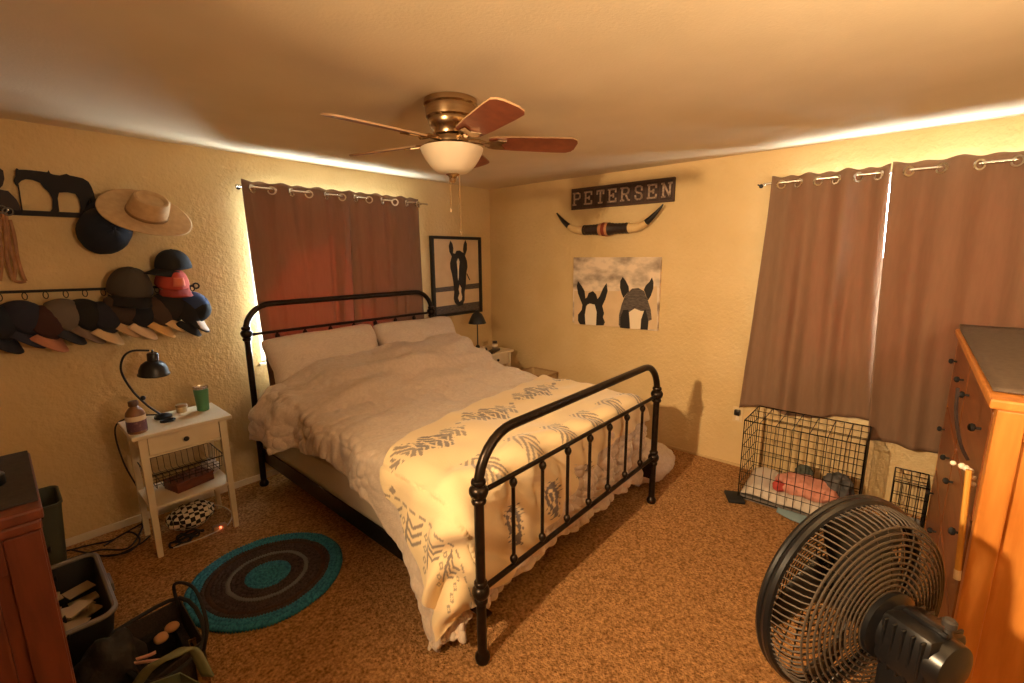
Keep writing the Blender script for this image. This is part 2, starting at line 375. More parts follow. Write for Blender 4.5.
wr = wr + .018 * np.exp(-((Y - QYF - .03 + .03 * np.sin(X * 7)) / .035) ** 2) * (X > -2.3)
wr = wr + np.where(X < QX0, .012 * np.sin(Y * 26 + X * 6), 0)
q = q + n * wr[..., None]
q[..., 1] = np.maximum(q[..., 1], np.where((q[..., 0] > BX1 - .035) & (q[..., 2] < .93), -2.290, -9))
pat = np.zeros_like(X)
def stepped(cx, cy_, nx, ny, cell, ang=0, mod=3):
    global pat
    u = (X - cx) * math.cos(ang) + (Y - cy_) * math.sin(ang); v = -(X - cx) * math.sin(ang) + (Y - cy_) * math.cos(ang)
    k = np.floor(np.abs(u) / cell) / nx + np.floor(np.abs(v) / cell) / ny
    ring = np.floor(np.abs(u) / cell) + np.floor(np.abs(v) / (cell * 1.6))
    pat = np.where((k < 1) & (ring % mod != 1), 1, pat)
jit = fnoise(X, Y, 22, 4.4) * .012
def comb(cx, cy_, hw, hh, ang, val):
    global pat
    u = (X - cx) * math.cos(ang) + (Y - cy_) * math.sin(ang) + jit; v = -(X - cx) * math.sin(ang) + (Y - cy_) * math.cos(ang) + jit * .6
    uu = np.floor(np.abs(u) / .011) * .011; w_ = hw * (1 - np.abs(np.floor(v / .016) * .016) / hh)
    inside = (uu < w_) & (np.abs(v) < hh)
    hole = (((u * .9 + np.abs(v) * .8 + 5) / .034) % 1 < .30) | ((np.abs(np.abs(u) - .035) < .008) & (np.abs(v) < hh * .6))
    pat = np.where(inside & ~hole, val, pat)
for i in range(4):
    cx = -2.30 + i * .50; cyy = float(Yhead(cx)) - .20
    comb(cx - .13, cyy + .02, .085, .085, .1, .8); comb(cx, cyy, .11, .11, .1, .95); comb(cx + .13, cyy + .02, .08, .085, .1, .75)
    pat = np.where((np.abs(X - cx + .27) / .02 + np.abs(Y - cyy) / .02) < 1, .8, pat)
for i in range(6):
    cx = -2.3 + i * .27; cyy = QYF + .06
    u = X - cx; v = Y - cyy
    pat = np.where((np.abs(u) < .07) & (np.abs(v) < .06) & ((np.floor((np.abs(u) + v + 1) / .018) % 2) == 0), .8, pat)
# markings on the side drop: dashed line, branch, little diamonds
dash = (np.abs(X + 2.60) < .006) & ((np.floor(Y / .022) % 3) != 0); pat = np.where(dash, .75, pat)
for i in range(4):
    cyy = -1.86 - i * .16
    pat = np.where((np.abs(Y - cyy + .0) < .05) & (X < -2.63) & (X > -2.78) & (np.abs(Y - cyy - .045) < .009), .85, pat)
    for k in range(3):
        e = (X + 2.66 + .035 * k) - .7 * np.abs(Y - cyy)
        pat = np.where((np.abs(e) < .008) & (np.abs(Y - cyy) < .055), .85, pat)
    for k in range(4):
        dd = np.abs(X + 2.66 + .045 * k) / .018 + np.abs(Y - cyy + .085) / .018
        pat = np.where((dd < 1) & (dd > .45), .7, pat)
for i in range(5):
    stepped(-2.2 + i * .28, QYF - .22, 5, 8, .014)
m = M('throw_fleece', (226, 200, 150), .92, bump=(140, .3, .004), sheen=.3)
nt = m.node_tree; a = nt.nodes.new('ShaderNodeAttribute'); a.attribute_name = 'pattern'; mx = nt.nodes.new('ShaderNodeMix'); mx.data_type = 'RGBA'
mx.inputs[6].default_value = L((230, 206, 160)); mx.inputs[7].default_value = L((112, 101, 98)); nt.links.new(a.outputs['Fac'], mx.inputs[0]); nt.links.new(mx.outputs[2], nt.nodes['Principled BSDF'].inputs['Base Color'])
tag(gridobj('throw_blanket', q, m, .008, pat), 'cream fleece throw with grey stepped pattern over the foot of the bed', 'blanket')
# pillows
def pillow(cx, y, z, wd, ht, th, lean, roll, label):
    R = Matrix.Rotation(roll, 3, 'Y') @ Matrix.Rotation(lean, 3, 'X'); P = []
    nu, nv = 40, 26
    for side in (1, -1):
        rows = []
        for i in range(nu + 1):
            u = -1 + 2 * i / nu; row = []
            for j in range(nv + 1):
                v = -1 + 2 * j / nv
                t = (max(0, 1 - u ** 4) * max(0, 1 - v ** 4)) ** .5
                k = (1 - .07 * (1 - abs(v)) * u ** 4) * (1 - .045 * v ** 8); k2 = (1 - .06 * (1 - abs(u)) * v ** 4) * (1 - .09 * u ** 8) + .02 * nz(u * 3 + cx, v, 4)
                d = side * th / 2 * (t * (.9 + .3 * nz(u * 2 + cx * 5, v * 2, side) + .08 * nz(u * 7, v * 5, cx)) + .02)
                row.append(V((cx, y, z)) + R @ V((u * wd / 2 * k, d, v * ht / 2 * k2)))
            rows.append(row)
        P.append(rows)
    b = B(); grid(b, P[0]); grid(b, P[1]); bmesh.ops.remove_doubles(b, verts=b.verts[:], dist=.008)
    tag(obj('pillow', b, linen_m, smooth='all'), label, 'pillow', 'bed pillows')
pillow(-2.00, -.28, .865, .86, .46, .21, -.50, -.02, 'pale linen pillow nearest the wall caps, left side of the headboard')
pillow(-1.17, -.28, .865, .84, .44, .20, -.52, .02, 'pale linen pillow on the far side of the bed beside the framed horse picture')

# fluffy heap by the far foot post
b = B(); bmesh.ops.create_icosphere(b, subdivisions=5, radius=1)
for v in b.verts:
    d = v.co.normalized(); k = 1 + .10 * nz(d.x * 2.5, d.y * 2.5, d.z * 2.5) + .05 * nz(d.x * 14, d.y * 14, d.z * 14)
    v.co = V((-.62, -2.06, .12)) + V((d.x * .30 * k, d.y * .24 * k, d.z * .125 * k))
tag(obj('fluffy_cushion', b, cream_m, smooth='all'), 'fluffy cream floor cushion against the far foot post by the wall', 'cushion')

# ------------------------------------------------------------------ ceiling fan
FX, FY, BZ = -2.105, -1.795, 2.09
fan = thing('ceiling_fan', 'brushed brass ceiling fan with cherry blades and frosted bowl light', 'ceiling fan', (FX, FY, H))
b = B(); lathe(b, [(.11, H), (.117, H - .003), (.119, H - .024), (.110, H - .030), (.112, H - .044), (.110, H - .075), (.100, H - .082), (.102, H - .094), (.092, H - .118), (.084, H - .126), (.082, H - .146), (.06, H - .155)], (FX, FY, 0), seg=40)
obj('mount_housing', b, brass_m, fan)
b = B(); lathe(b, [(.04, 2.12), (.075, 2.116), (.08, 2.105), (.08, 2.09), (.062, 2.082), (.05, 2.076), (.055, 2.065), (.06, 2.05)], (FX, FY, 0), seg=32); obj('blade_hub', b, brass_m, fan)
b = B(); lathe(b, [(.05, 2.072), (.13, 2.072), (.138, 2.069), (.138, 2.063), (.05, 2.062)], (FX, FY, 0), seg=40); obj('light_fitter', b, brass_m, fan)
b = B(); lathe(b, [(.139, 2.066), (.134, 2.05), (.120, 2.025), (.103, 2.0), (.085, 1.98), (.066, 1.968), (.04, 1.962), (.0, 1.96)], (FX, FY, 0), seg=40)
obj('light_bowl', b, M('frosted_glass', (236, 222, 196), .35, trans=.35, tcol=(255, 240, 215)), fan, solid=.004)
b = B(); lathe(b, [(.03, 1.966), (.031, 1.958), (.02, 1.95), (.012, 1.94), (.014, 1.93), (.006, 1.922)], (FX, FY, 0), seg=20); obj('bowl_finial', b, brass_m, fan)
for k in range(5):
    a = math.radians(33 + 72 * k); er = V((math.cos(a), math.sin(a), 0)); et = V((-math.sin(a), math.cos(a), 0))
    pit = math.radians(-13); ew = et * math.cos(pit) + V((0, 0, 1)) * math.sin(pit); nn = er.cross(ew)
    o = V((FX, FY, BZ + .005))
    prof = [(.165, .045), (.19, .055), (.30, .064), (.48, .070), (.545, .069), (.568, .055), (.578, .03)]
    pts = [o + er * r + ew * h for r, h in prof] + [o + er * r - ew * h for r, h in prof[::-1]]
    b = B(); prism(b, pts, nn * .007)
    b.normal_update()
    for f in b.faces:
        if abs(f.normal.dot(nn)) < .5: f.material_index = 1
    bl = obj('blade', b, [blade_m, M('blade_edge', (176, 138, 100), .5)], fan, smooth=False)
    b = B()
    tube(b, [o + er * .06 + V((0, 0, .008)), o + er * .12 + V((0, 0, .012)) - nn * .004, o + er * .17 - nn * .006], .011, 8)
    pp = [o - nn * .007 + er * .15 + ew * .02, o - nn * .007 + er * .20 + ew * .042, o - nn * .007 + er * .245 + ew * .036, o - nn * .007 + er * .22, o - nn * .007 + er * .245 - ew * .036, o - nn * .007 + er * .20 - ew * .042, o - nn * .007 + er * .15 - ew * .02]
    prism(b, pp, nn * .005); obj('blade_iron', b, brass_m, bl, smooth=False)
for dx, z1 in ((.020, 1.70), (-.010, 1.80)):
    b = B(); tube(b, [(FX + dx, FY - dx, 1.955), (FX + dx, FY - dx, z1)], .0018, 5); lathe(b, [(.002, .012), (.0035, .008), (.004, 0), (.002, -.008)], (FX + dx, FY - dx, z1), seg=8)
    obj('pull_chain', b, brass_m, fan)

# ------------------------------------------------------------------ curtains
def curtain(label, along, lo, hi, lo_b, hi_b, zt, zb, ng, wall_off, amp, seed, bow=0., zbfun=None, bot_off=0., ret=0.):
    s_ = 1 if along == 'x' else -1
    nu, nvv = 110, 60; rows = []
    mp = (lambda u, d, z: V((u, -d, z))) if along == 'x' else (lambda u, d, z: V((-d, u, z)))
    def surf(i, t):
        u0 = lo + (hi - lo) * i; u1 = lo_b + (hi_b - lo_b) * i
        kk = t ** 1.3; u = u0 + (u1 - u0) * kk
        ph = PI * ng * i
        f1 = math.cos(ph); 
        f2 = math.sin(2 * PI * (2.1 * i + .15 * t) + seed) * .6 + .5 * math.sin(2 * PI * 4.3 * i + seed * 2 + t) + .3 * math.sin(2 * PI * 7.1 * i + seed * 3 - t)
        a = (1 - min(1, t * .75)) ** 1.0
        d = wall_off + amp * (f1 * (.15 + .85 * a) + f2 * .95 * min(1, t * 1.6)) + bot_off * t * t + .008 * nz(i * 6, t * 5, seed)
        if along == 'x': d = min(d, wall_off + .009 - .014 * min(1, t * 2.2))
        d *= 1 - ret * float(sst(.90, 1, i))
        zz = zt - .006 * (1 - math.cos(2 * ph)) * (1 - t)
        z = zz + ((zbfun(i) if zbfun else zb) - zz) * t
        u += bow * math.sin(PI * t) * (1 - i)
        return mp(u, max(d, .012), z)
    c = thing('curtain', label, 'curtain', mp((lo + hi) / 2, wall_off, zb), group='brown grommet curtains')
    b = B(); grid(b, [[surf(i / nu, j / nvv) for j in range(nvv + 1)] for i in range(nu + 1)]); cp_ = obj('curtain_panel', b, [curt_m, liner_m], c, smooth='all', solid=.003); b2 = cp_.modifiers['thick']; b2.material_offset = 1; cp_.data.flip_normals() if along == 'x' and cp_.data.polygons[3000].normal.y > 0 or along == 'y' and cp_.data.polygons[3000].normal.x > 0 else None
    zr = zt - .045
    for k in range(ng):
        i = (k + .5) / ng; p = surf(i, .045 / (zt - zb)); p2 = surf(i + .004, .045 / (zt - zb)); tdir = (p2 - p).normalized(); nrm = tdir.cross(V((0, 0, 1))).normalized()
        b = B(); X_ = tdir; Z_ = V((0, 0, 1))
        for sd in (-1, 1):
            ring = []
            for (rr, dd) in ((.017, 0), (.019, .005), (.029, .005), (.031, 0)):
                ring.append([p + nrm * (sd * (.0025 + dd)) + (X_ * math.cos(2 * PI * q_ / 20) + Z_ * math.sin(2 * PI * q_ / 20)) * rr for q_ in range(20)])
            ring = [r + [r[0]] for r in ring]
            grid(b, ring)
        obj('grommet', b, chrome_m, c)
    return c
RO = .085
curtain('brown grommet curtain left of the pair behind the bed, with a red sunlit patch', 'x', -2.400, -1.640, -2.352, -1.645, 2.095, .58, 6, RO, .026, .7)
curtain('brown grommet curtain right of the pair behind the bed, next to the framed horse', 'x', -1.655, -.94, -1.69, -.92, 2.095, .58, 6, RO + .008, .024, 2.1, ret=.8)
curtain('brown grommet curtain hanging behind the large wire dog crate', 'y', -2.655, -3.255, -2.575, -3.335, 2.09, .52, 6, .08, .028, 1.4, zbfun=lambda i: .49 + .07 * i + .02 * math.sin(i * 9), bot_off=0.0)
curtain('brown grommet curtain at the far right rising behind the pine dresser', 'y', -3.262, -4.10, -3.325, -4.10, 2.095, .45, 6, .092, .030, 3.3, zbfun=lambda i: .45)
def rod(label, along, lo, hi, z):
    mp = (lambda u, d, z: V((u, -d, z))) if along == 'x' else (lambda u, d, z: V((-d, u, z)))
    r = thing('curtain_rod', label, 'curtain rod', mp((lo + hi) / 2, RO, z))
    b = B(); tube(b, [mp(lo, RO, z), mp(hi, RO, z)], .0075, 10); obj('pole', b, chrome_m, r)
    for u, sg in ((lo, 1), (hi, -1)):
        b = B(); lathe(b, [(.006, 0), (.009, .003), (.010, .009), (.008, .014), (.003, .017)], mp(u, RO, z), axis=mp(u, RO, z) - mp(u + sg, RO, z), seg=12); obj('rod_finial', b, chrome_m, r)
        b = B(); p = mp(u + sg * .03, RO, z); q_ = mp(u + sg * .03, 0.003, z); tube(b, [p, q_], .005, 6); lathe(b, [(.014, 0), (.014, .004)], mp(u + sg * .03, 0, z), axis=p - q_, seg=10); obj('rod_bracket', b, blackmatte_m, r)
rod('thin nickel curtain rod over the window behind the bed', 'x', -2.42, -.90, 2.05)
rod('thin nickel curtain rod over the right wall window', 'y', -2.60, -4.15, 2.045)

# ------------------------------------------------------------------ pictures and wall pieces
def trace(pts, ax, val): return [at(x, y, ax, val) for x, y in pts]
def layer(bm, zoom, pts, ax, val, off, mi):
    """flat printed shape; pts in a zoomed crop (x0,y0,scale)"""
    prism(bm, [at(zoom[0] + x / zoom[2], zoom[1] + y / zoom[2], ax, val) for x, y in pts], off, mi)
ink = M('print_black', (26, 22, 20), .6); paper = M('print_paper', (216, 188, 148), .6, col2=(207, 178, 138), nscale=8); midg = M('print_mid_grey', (104, 92, 82), .6, col2=(62, 54, 48), nscale=30, stretch=(1, 1, 6)); pale = M('print_white', (232, 214, 184), .6)
pf = thing('framed_picture', 'tall black framed print of a horse looking over rails', 'picture', (-.49, -.02, 1.02))
x0, x1, z0, z1 = -.82, -.172, 1.015, 1.782
b = B()
for a_, c_, d_, e_ in ((x0, x0 + .028, z0, z1), (x1 - .028, x1, z0, z1), (x0 + .028, x1 - .028, z0, z0 + .028), (x0 + .028, x1 - .028, z1 - .028, z1)): bx(b, a_, c_, -.04, -.002, d_, e_, .003)
obj('picture_frame', b, black_m, pf, smooth=False)
b = B(); bx(b, x0 + .02, x1 - .02, -.018, -.004, z0 + .02, z1 - .02)
Z = (425, 230, 493 / 65); o_ = (0, -.0012, 0); yv = -.018
layer(b, Z, [(80, 440), (420, 400), (420, 440), (80, 475)], 'y', yv, (0, -.0006, 0), 2)
layer(b, Z, [(80, 585), (420, 540), (420, 615), (80, 660)], 'y', yv, (0, -.0006, 0), 2)
layer(b, Z, [(192, 80), (180, 120), (185, 165), (203, 200), (190, 250), (192, 290), (203, 330), (215, 400), (222, 470), (218, 520), (228, 555), (255, 578), (285, 570), (300, 530), (300, 470), (310, 410), (312, 330), (322, 280), (318, 235), (303, 195), (318, 150), (318, 105), (305, 75), (292, 110), (288, 150), (292, 175), (262, 155), (238, 158), (228, 180), (212, 175), (215, 140), (208, 105)], 'y', yv, (0, -.0014, 0), 1)
layer(b, Z, [(251, 212), (241, 240), (247, 300), (248, 360), (252, 385), (256, 360), (257, 300), (262, 240)], 'y', yv - .0014, (0, -.0005, 0), 3)
layer(b, Z, [(262, 415), (255, 450), (262, 480), (250, 515), (262, 545), (278, 530), (282, 505), (274, 470), (276, 440)], 'y', yv - .0014, (0, -.0005, 0), 3)
layer(b, Z, [(312, 330), (320, 330), (342, 378), (336, 382)], 'y', yv, (0, -.0014, 0), 1)
obj('print', b, [paper, ink, midg, pale], pf, smooth=False)

cv = thing('canvas_print', 'unframed grey canvas print of two horses showing only ears and foreheads', 'picture', (-.015, -1.48, .98))
y0_, y1_, z0, z1 = -1.075, -1.90, .978, 1.574
b = B(); bx(b, -.03, -.002, y1_, y0_, z0, z1, .003); obj('canvas', b, M('print_clouds', (222, 202, 176), .8, col2=(112, 94, 82), nscale=4.6, stretch=(1, 1, 1.8), thr=(.46, .70), detail=6), cv, smooth=False)
b = B(); Z = (565, 250, 8.04); xv = -.03; d1 = (-.0008, 0, 0); d2 = (-.0014, 0, 0); d3 = (-.002, 0, 0)
layer(b, Z, [(74, 330), (430, 330), (740, 290), (740, 640), (74, 595)], 'x', xv, (-.0004, 0, 0), 3)
layer(b, Z, [(105, 250), (95, 290), (105, 350), (128, 410), (140, 440), (135, 480), (105, 520), (105, 570), (120, 596), (165, 600), (160, 520), (170, 450), (200, 435), (240, 440), (255, 500), (250, 560), (250, 606), (310, 606), (322, 580), (305, 540), (315, 510), (300, 450), (325, 395), (343, 330), (335, 265), (305, 310), (280, 370), (262, 395), (250, 355), (225, 330), (190, 345), (178, 380), (165, 390), (158, 330), (135, 290)], 'x', xv, d1, 0)
layer(b, Z, [(180, 440), (200, 430), (240, 440), (255, 500), (250, 606), (165, 598), (160, 520)], 'x', xv, d2, 2)
layer(b, Z, [(465, 215), (445, 250), (442, 300), (455, 350), (470, 385), (490, 360), (515, 335), (512, 295), (490, 250)], 'x', xv, d2, 0)
layer(b, Z, [(700, 220), (712, 260), (710, 310), (690, 370), (668, 405), (650, 360), (634, 320), (650, 285), (680, 255)], 'x', xv, d2, 0)
layer(b, Z, [(540, 310), (510, 340), (480, 375), (455, 440), (435, 520), (432, 600), (445, 625), (620, 640), (665, 640), (672, 570), (698, 560), (690, 480), (665, 400), (635, 330), (590, 305)], 'x', xv, d1, 1)
layer(b, Z, [(445, 545), (470, 480), (510, 480), (520, 550), (515, 632), (445, 625)], 'x', xv, d2, 0)
layer(b, Z, [(615, 500), (650, 480), (672, 570), (665, 642), (610, 638)], 'x', xv, d2, 0)
layer(b, Z, [(515, 500), (560, 470), (610, 490), (635, 490), (612, 560), (606, 638), (525, 632), (520, 560)], 'x', xv, d3, 2)
obj('printed_horses', b, [ink, midg, pale, paper], cv, smooth=False)

sg = thing('name_sign', 'dark wooden name sign with pale slab letters, above the mounted horns', 'sign', (-.01, -1.505, 1.99))
sy0, sy1, sz0, sz1 = -1.04, -1.975, 1.992, 2.172
b = B(); bx(b, -.022, -.002, sy1, sy0, sz0, sz1, .004); obj('sign_board', b, M('sign_wood', (46, 30, 22), .6, col2=(66, 44, 32), nscale=8, stretch=(1, 2, 14)), sg, smooth=False)
b = B()
for a_, c_, d_, e_ in ((sy1, sy0, sz0, sz0 + .016), (sy1, sy0, sz1 - .016, sz1), (sy1, sy1 + .016, sz0 + .016, sz1 - .016), (sy0 - .016, sy0, sz0 + .016, sz1 - .016)): bx(b, -.028, -.022, a_, c_, d_, e_, .002)
for k in range(1, 8):
    yy = sy0 - (sy0 - sy1) * k / 8; bx(b, -.0245, -.022, yy - .004, yy + .004, sz0 + .016, sz1 - .016)
obj('sign_border', b, M('sign_border', (70, 46, 34), .55), sg, smooth=False)
LET = {'P': [[(0, 0), (0, 1)], [(0, 1), (.6, 1), (.85, .9), (.9, .75), (.85, .58), (.6, .48), (0, .48)], [(-.15, 0), (.25, 0)], [(-.15, 1), (.1, 1)]],
       'E': [[(0, 0), (0, 1)], [(-.15, 0), (.9, 0), (.9, .22)], [(-.15, 1), (.88, 1), (.88, .78)], [(0, .5), (.55, .5)], [(.55, .38), (.55, .62)]],
       'T': [[(.45, 0), (.45, 1)], [(0, .75), (0, 1), (.9, 1), (.9, .75)], [(.22, 0), (.68, 0)]],
       'R': [[(0, 0), (0, 1)], [(0, 1), (.6, 1), (.85, .9), (.88, .77), (.82, .6), (.6, .5), (0, .5)], [(.5, .5), (.8, .05), (1.0, 0)], [(-.15, 0), (.22, 0)], [(-.15, 1), (.1, 1)]],
       'S': [[(.85, .72), (.82, .92), (.6, 1), (.25, 1), (.05, .9), (.03, .7), (.2, .56), (.7, .44), (.87, .3), (.85, .1), (.62, 0), (.25, 0), (.05, .1), (.02, .28)]],
       'N': [[(0, 0), (0, 1), (.8, 0), (.8, 1)], [(-.15, 0), (.2, 0)], [(-.18, 1), (.02, 1)], [(.62, 1), (1, 1)]]}
let_m = M('letter_pale', (190, 166, 142), .6, col2=(150, 126, 106), nscale=60)
for k, ch in enumerate('PETERSEN'):
    yc = sy0 - (sy0 - sy1) * (k + .5) / 8; hh = .098; ww = .066; b = B()
    f = lambda p: V((-.026, yc - (p[0] - .42) * ww, (sz0 + sz1) / 2 + (p[1] - .5) * hh))
    for st in LET[ch]:
        for p, q_ in zip(st, st[1:]):
            A, C = f(p), f(q_); d = (C - A); ln = d.length; d.normalize(); sd = V((1, 0, 0)).cross(d)
            rot = Matrix((V((1, 0, 0)), d, sd)).transposed(); box(b, (A + C) / 2, (.006, ln + .011, .013), rot)
    obj('letter', b, let_m, sg, smooth=False)

hn = thing('mounted_horns', 'polished steer horns with black tips and leather wrapped middle', 'horns', (-.03, -1.42, 1.8))
def hz(t):
    s = abs(t); y = -1.412 - t * .50 + .03 * (s ** 3) * (1 if t > 0 else -1) * 0
    z = 1.812 - .004 * (1 - s) + (.16 * max(0, (s - .55) / .45) ** 1.7); return V((-.055 - .03 * max(0, s - .5), y, z))
def hr(t):
    s = abs(t); return max(.004, .040 * (1 - max(0, (s - .42)) / .60) ** .62)
for sgn in (-1, 1):
    b = B(); ts = [sgn * (.38 + .36 * i / 12) for i in range(13)]; tube(b, [hz(t) for t in ts], [hr(t) for t in ts], 14); hh_ = obj('horn', b, M('horn_ivory', (214, 184, 132), .3, col2=(196, 160, 104), nscale=9), hn)
    b = B(); ts = [sgn * (.735 + .265 * i / 14) for i in range(15)]; tube(b, [hz(t) for t in ts], [hr(t) + .0006 for t in ts], 14); obj('horn_tip', b, M('horn_black', (26, 20, 18), .3), hh_)
b = B(); prof = []
for i in range(41):
    t = -.43 + .86 * i / 40; r = .040 + .016 * math.exp(-(t / .13) ** 2) + .0022 * math.sin(i * 2.2); prof.append((r, -t * 1))
pts = [hz(-.43 + .86 * i / 40) for i in range(41)]; tube(b, pts, [p[0] + .002 for p in prof], 18)
b.faces.ensure_lookup_table()
for f in b.faces:
    t = (-1.412 - f.calc_center_median().y) / .50
    f.material_index = 1 if (.02 < t + .06 < .09) else (2 if (-.045 < t + .06 <= .02 or .09 <= t + .06 < .13) else 0)
obj('leather_wrap', b, [leather_m, M('red_leather', (128, 52, 34), .5), M('tan_band', (180, 124, 80), .5)], hn)

# metal silhouette: saddled horse on a bar with a kneeling rider
sil_m = M('silhouette_metal', (30, 25, 24), .8)
sil = thing('wall_silhouette', 'dark metal wall silhouette of a saddled horse beside a kneeling rider', 'wall decoration', (-3.28, -.02, 1.82))
Z = (0, 150, 4.88); b = B()
layer(b, Z, [(75, 95), (82, 88), (92, 96), (120, 96), (165, 100), (200, 104), (230, 108), (237, 98), (246, 114), (262, 120), (290, 124), (325, 116), (340, 124), (372, 130), (405, 138), (432, 155), (448, 182), (460, 215), (470, 262), (452, 268), (438, 240), (432, 262), (420, 275), (408, 310), (388, 310), (394, 280), (386, 240), (368, 214), (330, 206), (288, 208), (282, 236), (290, 300), (262, 304), (244, 302), (256, 285), (256, 240), (240, 208), (215, 185), (196, 160), (160, 146), (125, 142), (104, 150), (92, 162), (84, 178), (72, 165), (66, 148), (74, 128)], 'y', -.022, (0, .006, 0), 0)
layer(b, Z, [(84, 170), (92, 168), (112, 296), (104, 298)], 'y', -.022, (0, .006, 0), 0)
obj('horse', b, sil_m, sil, smooth=False)
b = B(); layer(b, Z, [(-200, 270), (92, 292), (420, 308), (420, 332), (92, 318), (-200, 300)], 'y', -.020, (0, .014, 0), 0); obj('base_bar', b, sil_m, sil, smooth=False)
b = B(); layer(b, Z, [(-40, 200), (-10, 190), (18, 196), (40, 200), (60, 220), (80, 240), (92, 262), (100, 292), (60, 292), (40, 296), (-50, 280)], 'y', -.024, (0, .006, 0), 0)
layer(b, Z, [(-50, 110), (-8, 85), (16, 100), (22, 140), (14, 172), (-8, 195), (-50, 190)], 'y', -.026, (0, .006, 0), 0)
obj('kneeling_rider', b, M('dark_brown_metal', (40, 26, 20), .5, .5), sil, smooth=False)
# leather straps
st_ = thing('leather_straps', 'tan leather bridle straps hanging beneath the kneeling silhouette', 'bridle', (-3.45, -.03, 1.49))
for pts in ([(28, 310), (38, 400), (50, 480), (75, 560), (68, 635)], [(48, 340), (70, 420), (85, 520), (108, 600), (125, 640)], [(10, 300), (25, 380), (30, 470), (40, 560), (70, 640)], [(68, 638), (98, 645), (126, 640)], [(5, 330), (-5, 420), (10, 520), (0, 640)]):
    b = B(); tube(b, smooth_path([at(x / 4.88, 150 + y / 4.88, 'y', -.035) for x, y in pts], 5), .0075, 8, flat=.35); obj('strap', b, tan_m, st_)
b = B(); 
for c_ in ((38, 300), (8, 290)):
    cc = at(c_[0] / 4.88, 150 + c_[1] / 4.88, 'y', -.04); tube(b, arc(cc, .018, 0, 2 * PI, 14, (1, 0, 0), (0, 0, 1))[:-1], .0035, 6, closed=True)
obj('buckle', b, M('dull_steel', (110, 100, 88), .5, .8), st_)
b = B(); p = at(38 / 4.88, 150 + 296 / 4.88, 'y', -.03); tube(b, [p + V((0, .03, .004)), p + V((0, -.012, .004))], .004, 6); obj('nail', b, chrome_m, st_)

# ------------------------------------------------------------------ hats
def axes(up, fwd):
    z = V(up).normalized(); y = V(fwd); y = (y - z * y.dot(z)).normalized(); return Matrix((y.cross(z), y, z)).transposed()
hc = at(147, 214, 'y', -.17)
ht = thing('western_hat', 'wide brimmed beige felt western hat on the wall', 'hat', hc, axes((.16, -.66, .70), (.9, 0.1, 0)))
nu, nvv = 48, 14; rows = []
for i in range(nu):
    a = 2 * PI * i / nu; row = []
    for j in range(nvv + 1):
        t = j / nvv; r = .088 + .112 * t; roll = .012 * (abs(math.cos(a)) ** 3) * t * t - .006 * (abs(math.sin(a)) ** 2) * t * t
        row.append(V((r * math.cos(a) * .94, r * math.sin(a) * 1.08, roll)))
    rows.append(row)
b = B(); grid(b, rows, wrap=True); obj('brim', b, felt_m, ht, local=True, smooth='all', solid=.004)
b = B(); prof = [(.089, -.002), (.088, .03), (.084, .07), (.080, .098), (.074, .108), (.066, .110), (.060, .106), (.052, .094), (.03, .088), (.0, .087)]
lathe(b, prof, (0, 0, 0), seg=40, cap=False, sx=.94, sy=1.08); obj('crown', b, felt_m, ht, local=True)
b = B(); lathe(b, [(.0905, .0), (.0905, .018), (.089, .019)], (0, 0, 0), seg=40, cap=False, sx=.94, sy=1.08); obj('hat_band', b, M('hat_band_brown', (150, 118, 80), .8), ht, local=True, solid=.002)

def cap_mat(c): return M('cap_cloth_%d_%d_%d' % c, c, .9, bump=(150, .25, .003))
def cap(label, loc, up, fwd, ccol, bcol, patch=None, group=None, scale=1., strap=True, under=None):
    c = thing('baseball_cap', label, 'cap', loc, axes(up, fwd), group)
    s = scale; rows = []; nu = 30
    for i in range(nu):
        a = 2 * PI * i / nu; row = []
        for j in range(11):
            t = j / 10; ph = t * PI / 2
            r = math.cos(ph) ** .85; seam = 1 - .02 * abs(math.cos(3 * a)) ** 14
            fr = 1 + .10 * max(0, math.sin(a)) * math.sin(ph * 2) * .8
            row.append(V((.083 * r * math.cos(a), .096 * r * math.sin(a) * fr, .108 * math.sin(ph) * (1 + .07 * max(0, math.sin(a)) * (1 - t)))) * seam * s)
        rows.append(row)
    b = B(); grid(b, rows, wrap=True); obj('crown', b, cap_mat(ccol), c, local=True, smooth='all', solid=.003)
    rows = []
    for i in range(19):
        a = -1 + 2 * i / 18; th = PI / 2 + a * 1.18; row = []
        for j in range(8):
            t = j / 7; ext = .078 * (1 - abs(a) ** 2.6) * t
            x = .083 * math.cos(th) * (1 + .06 * t); y = .096 * math.sin(th) + ext
            row.append(V((x, y, .006 - .030 * a * a * t * (1.0) - .012 * t - .012 * a * a)) * s)
        rows.append(row)
    b = B(); grid(b, rows); obj('bill', b, cap_mat(bcol), c, local=True, smooth='all', solid=.005)
    b = B(); ball(b, V((0, 0, .109)) * s, .007 * s, 10, s=(1, 1, .6)); obj('button', b, cap_mat(ccol), c, local=True)
    if patch:
        rows = []
        for i in range(9):
            row = []
            for j in range(6):
                a = PI / 2 + (i / 8 - .5) * .8; ph = .25 + j / 5 * .5; r = math.cos(ph) ** .85; fr = 1 + .10 * math.sin(a) * math.sin(ph * 2) * .8
                row.append(V((.083 * r * math.cos(a), .096 * r * math.sin(a) * fr, .108 * math.sin(ph) * (1 + .07 * math.sin(a) * (1 - ph / (PI / 2))))) * 1.035 * s)
            rows.append(row)
        b = B(); grid(b, rows); obj('front_patch', b, cap_mat(patch), c, local=True, solid=.002)
    return c
nv_, bk_, ch_, mr_, gy_, kh_, wh_ = (28, 32, 44), (24, 22, 22), (56, 48, 40), (62, 34, 30), (104, 94, 84), (190, 152, 100), (206, 176, 134)
cap('large navy cap hanging crown out beneath the brim of the beige western hat', at(104, 231, 'y', -.052), (.15, -.97, .05), (.5, .1, .85), nv_, nv_, None, scale=1.36)
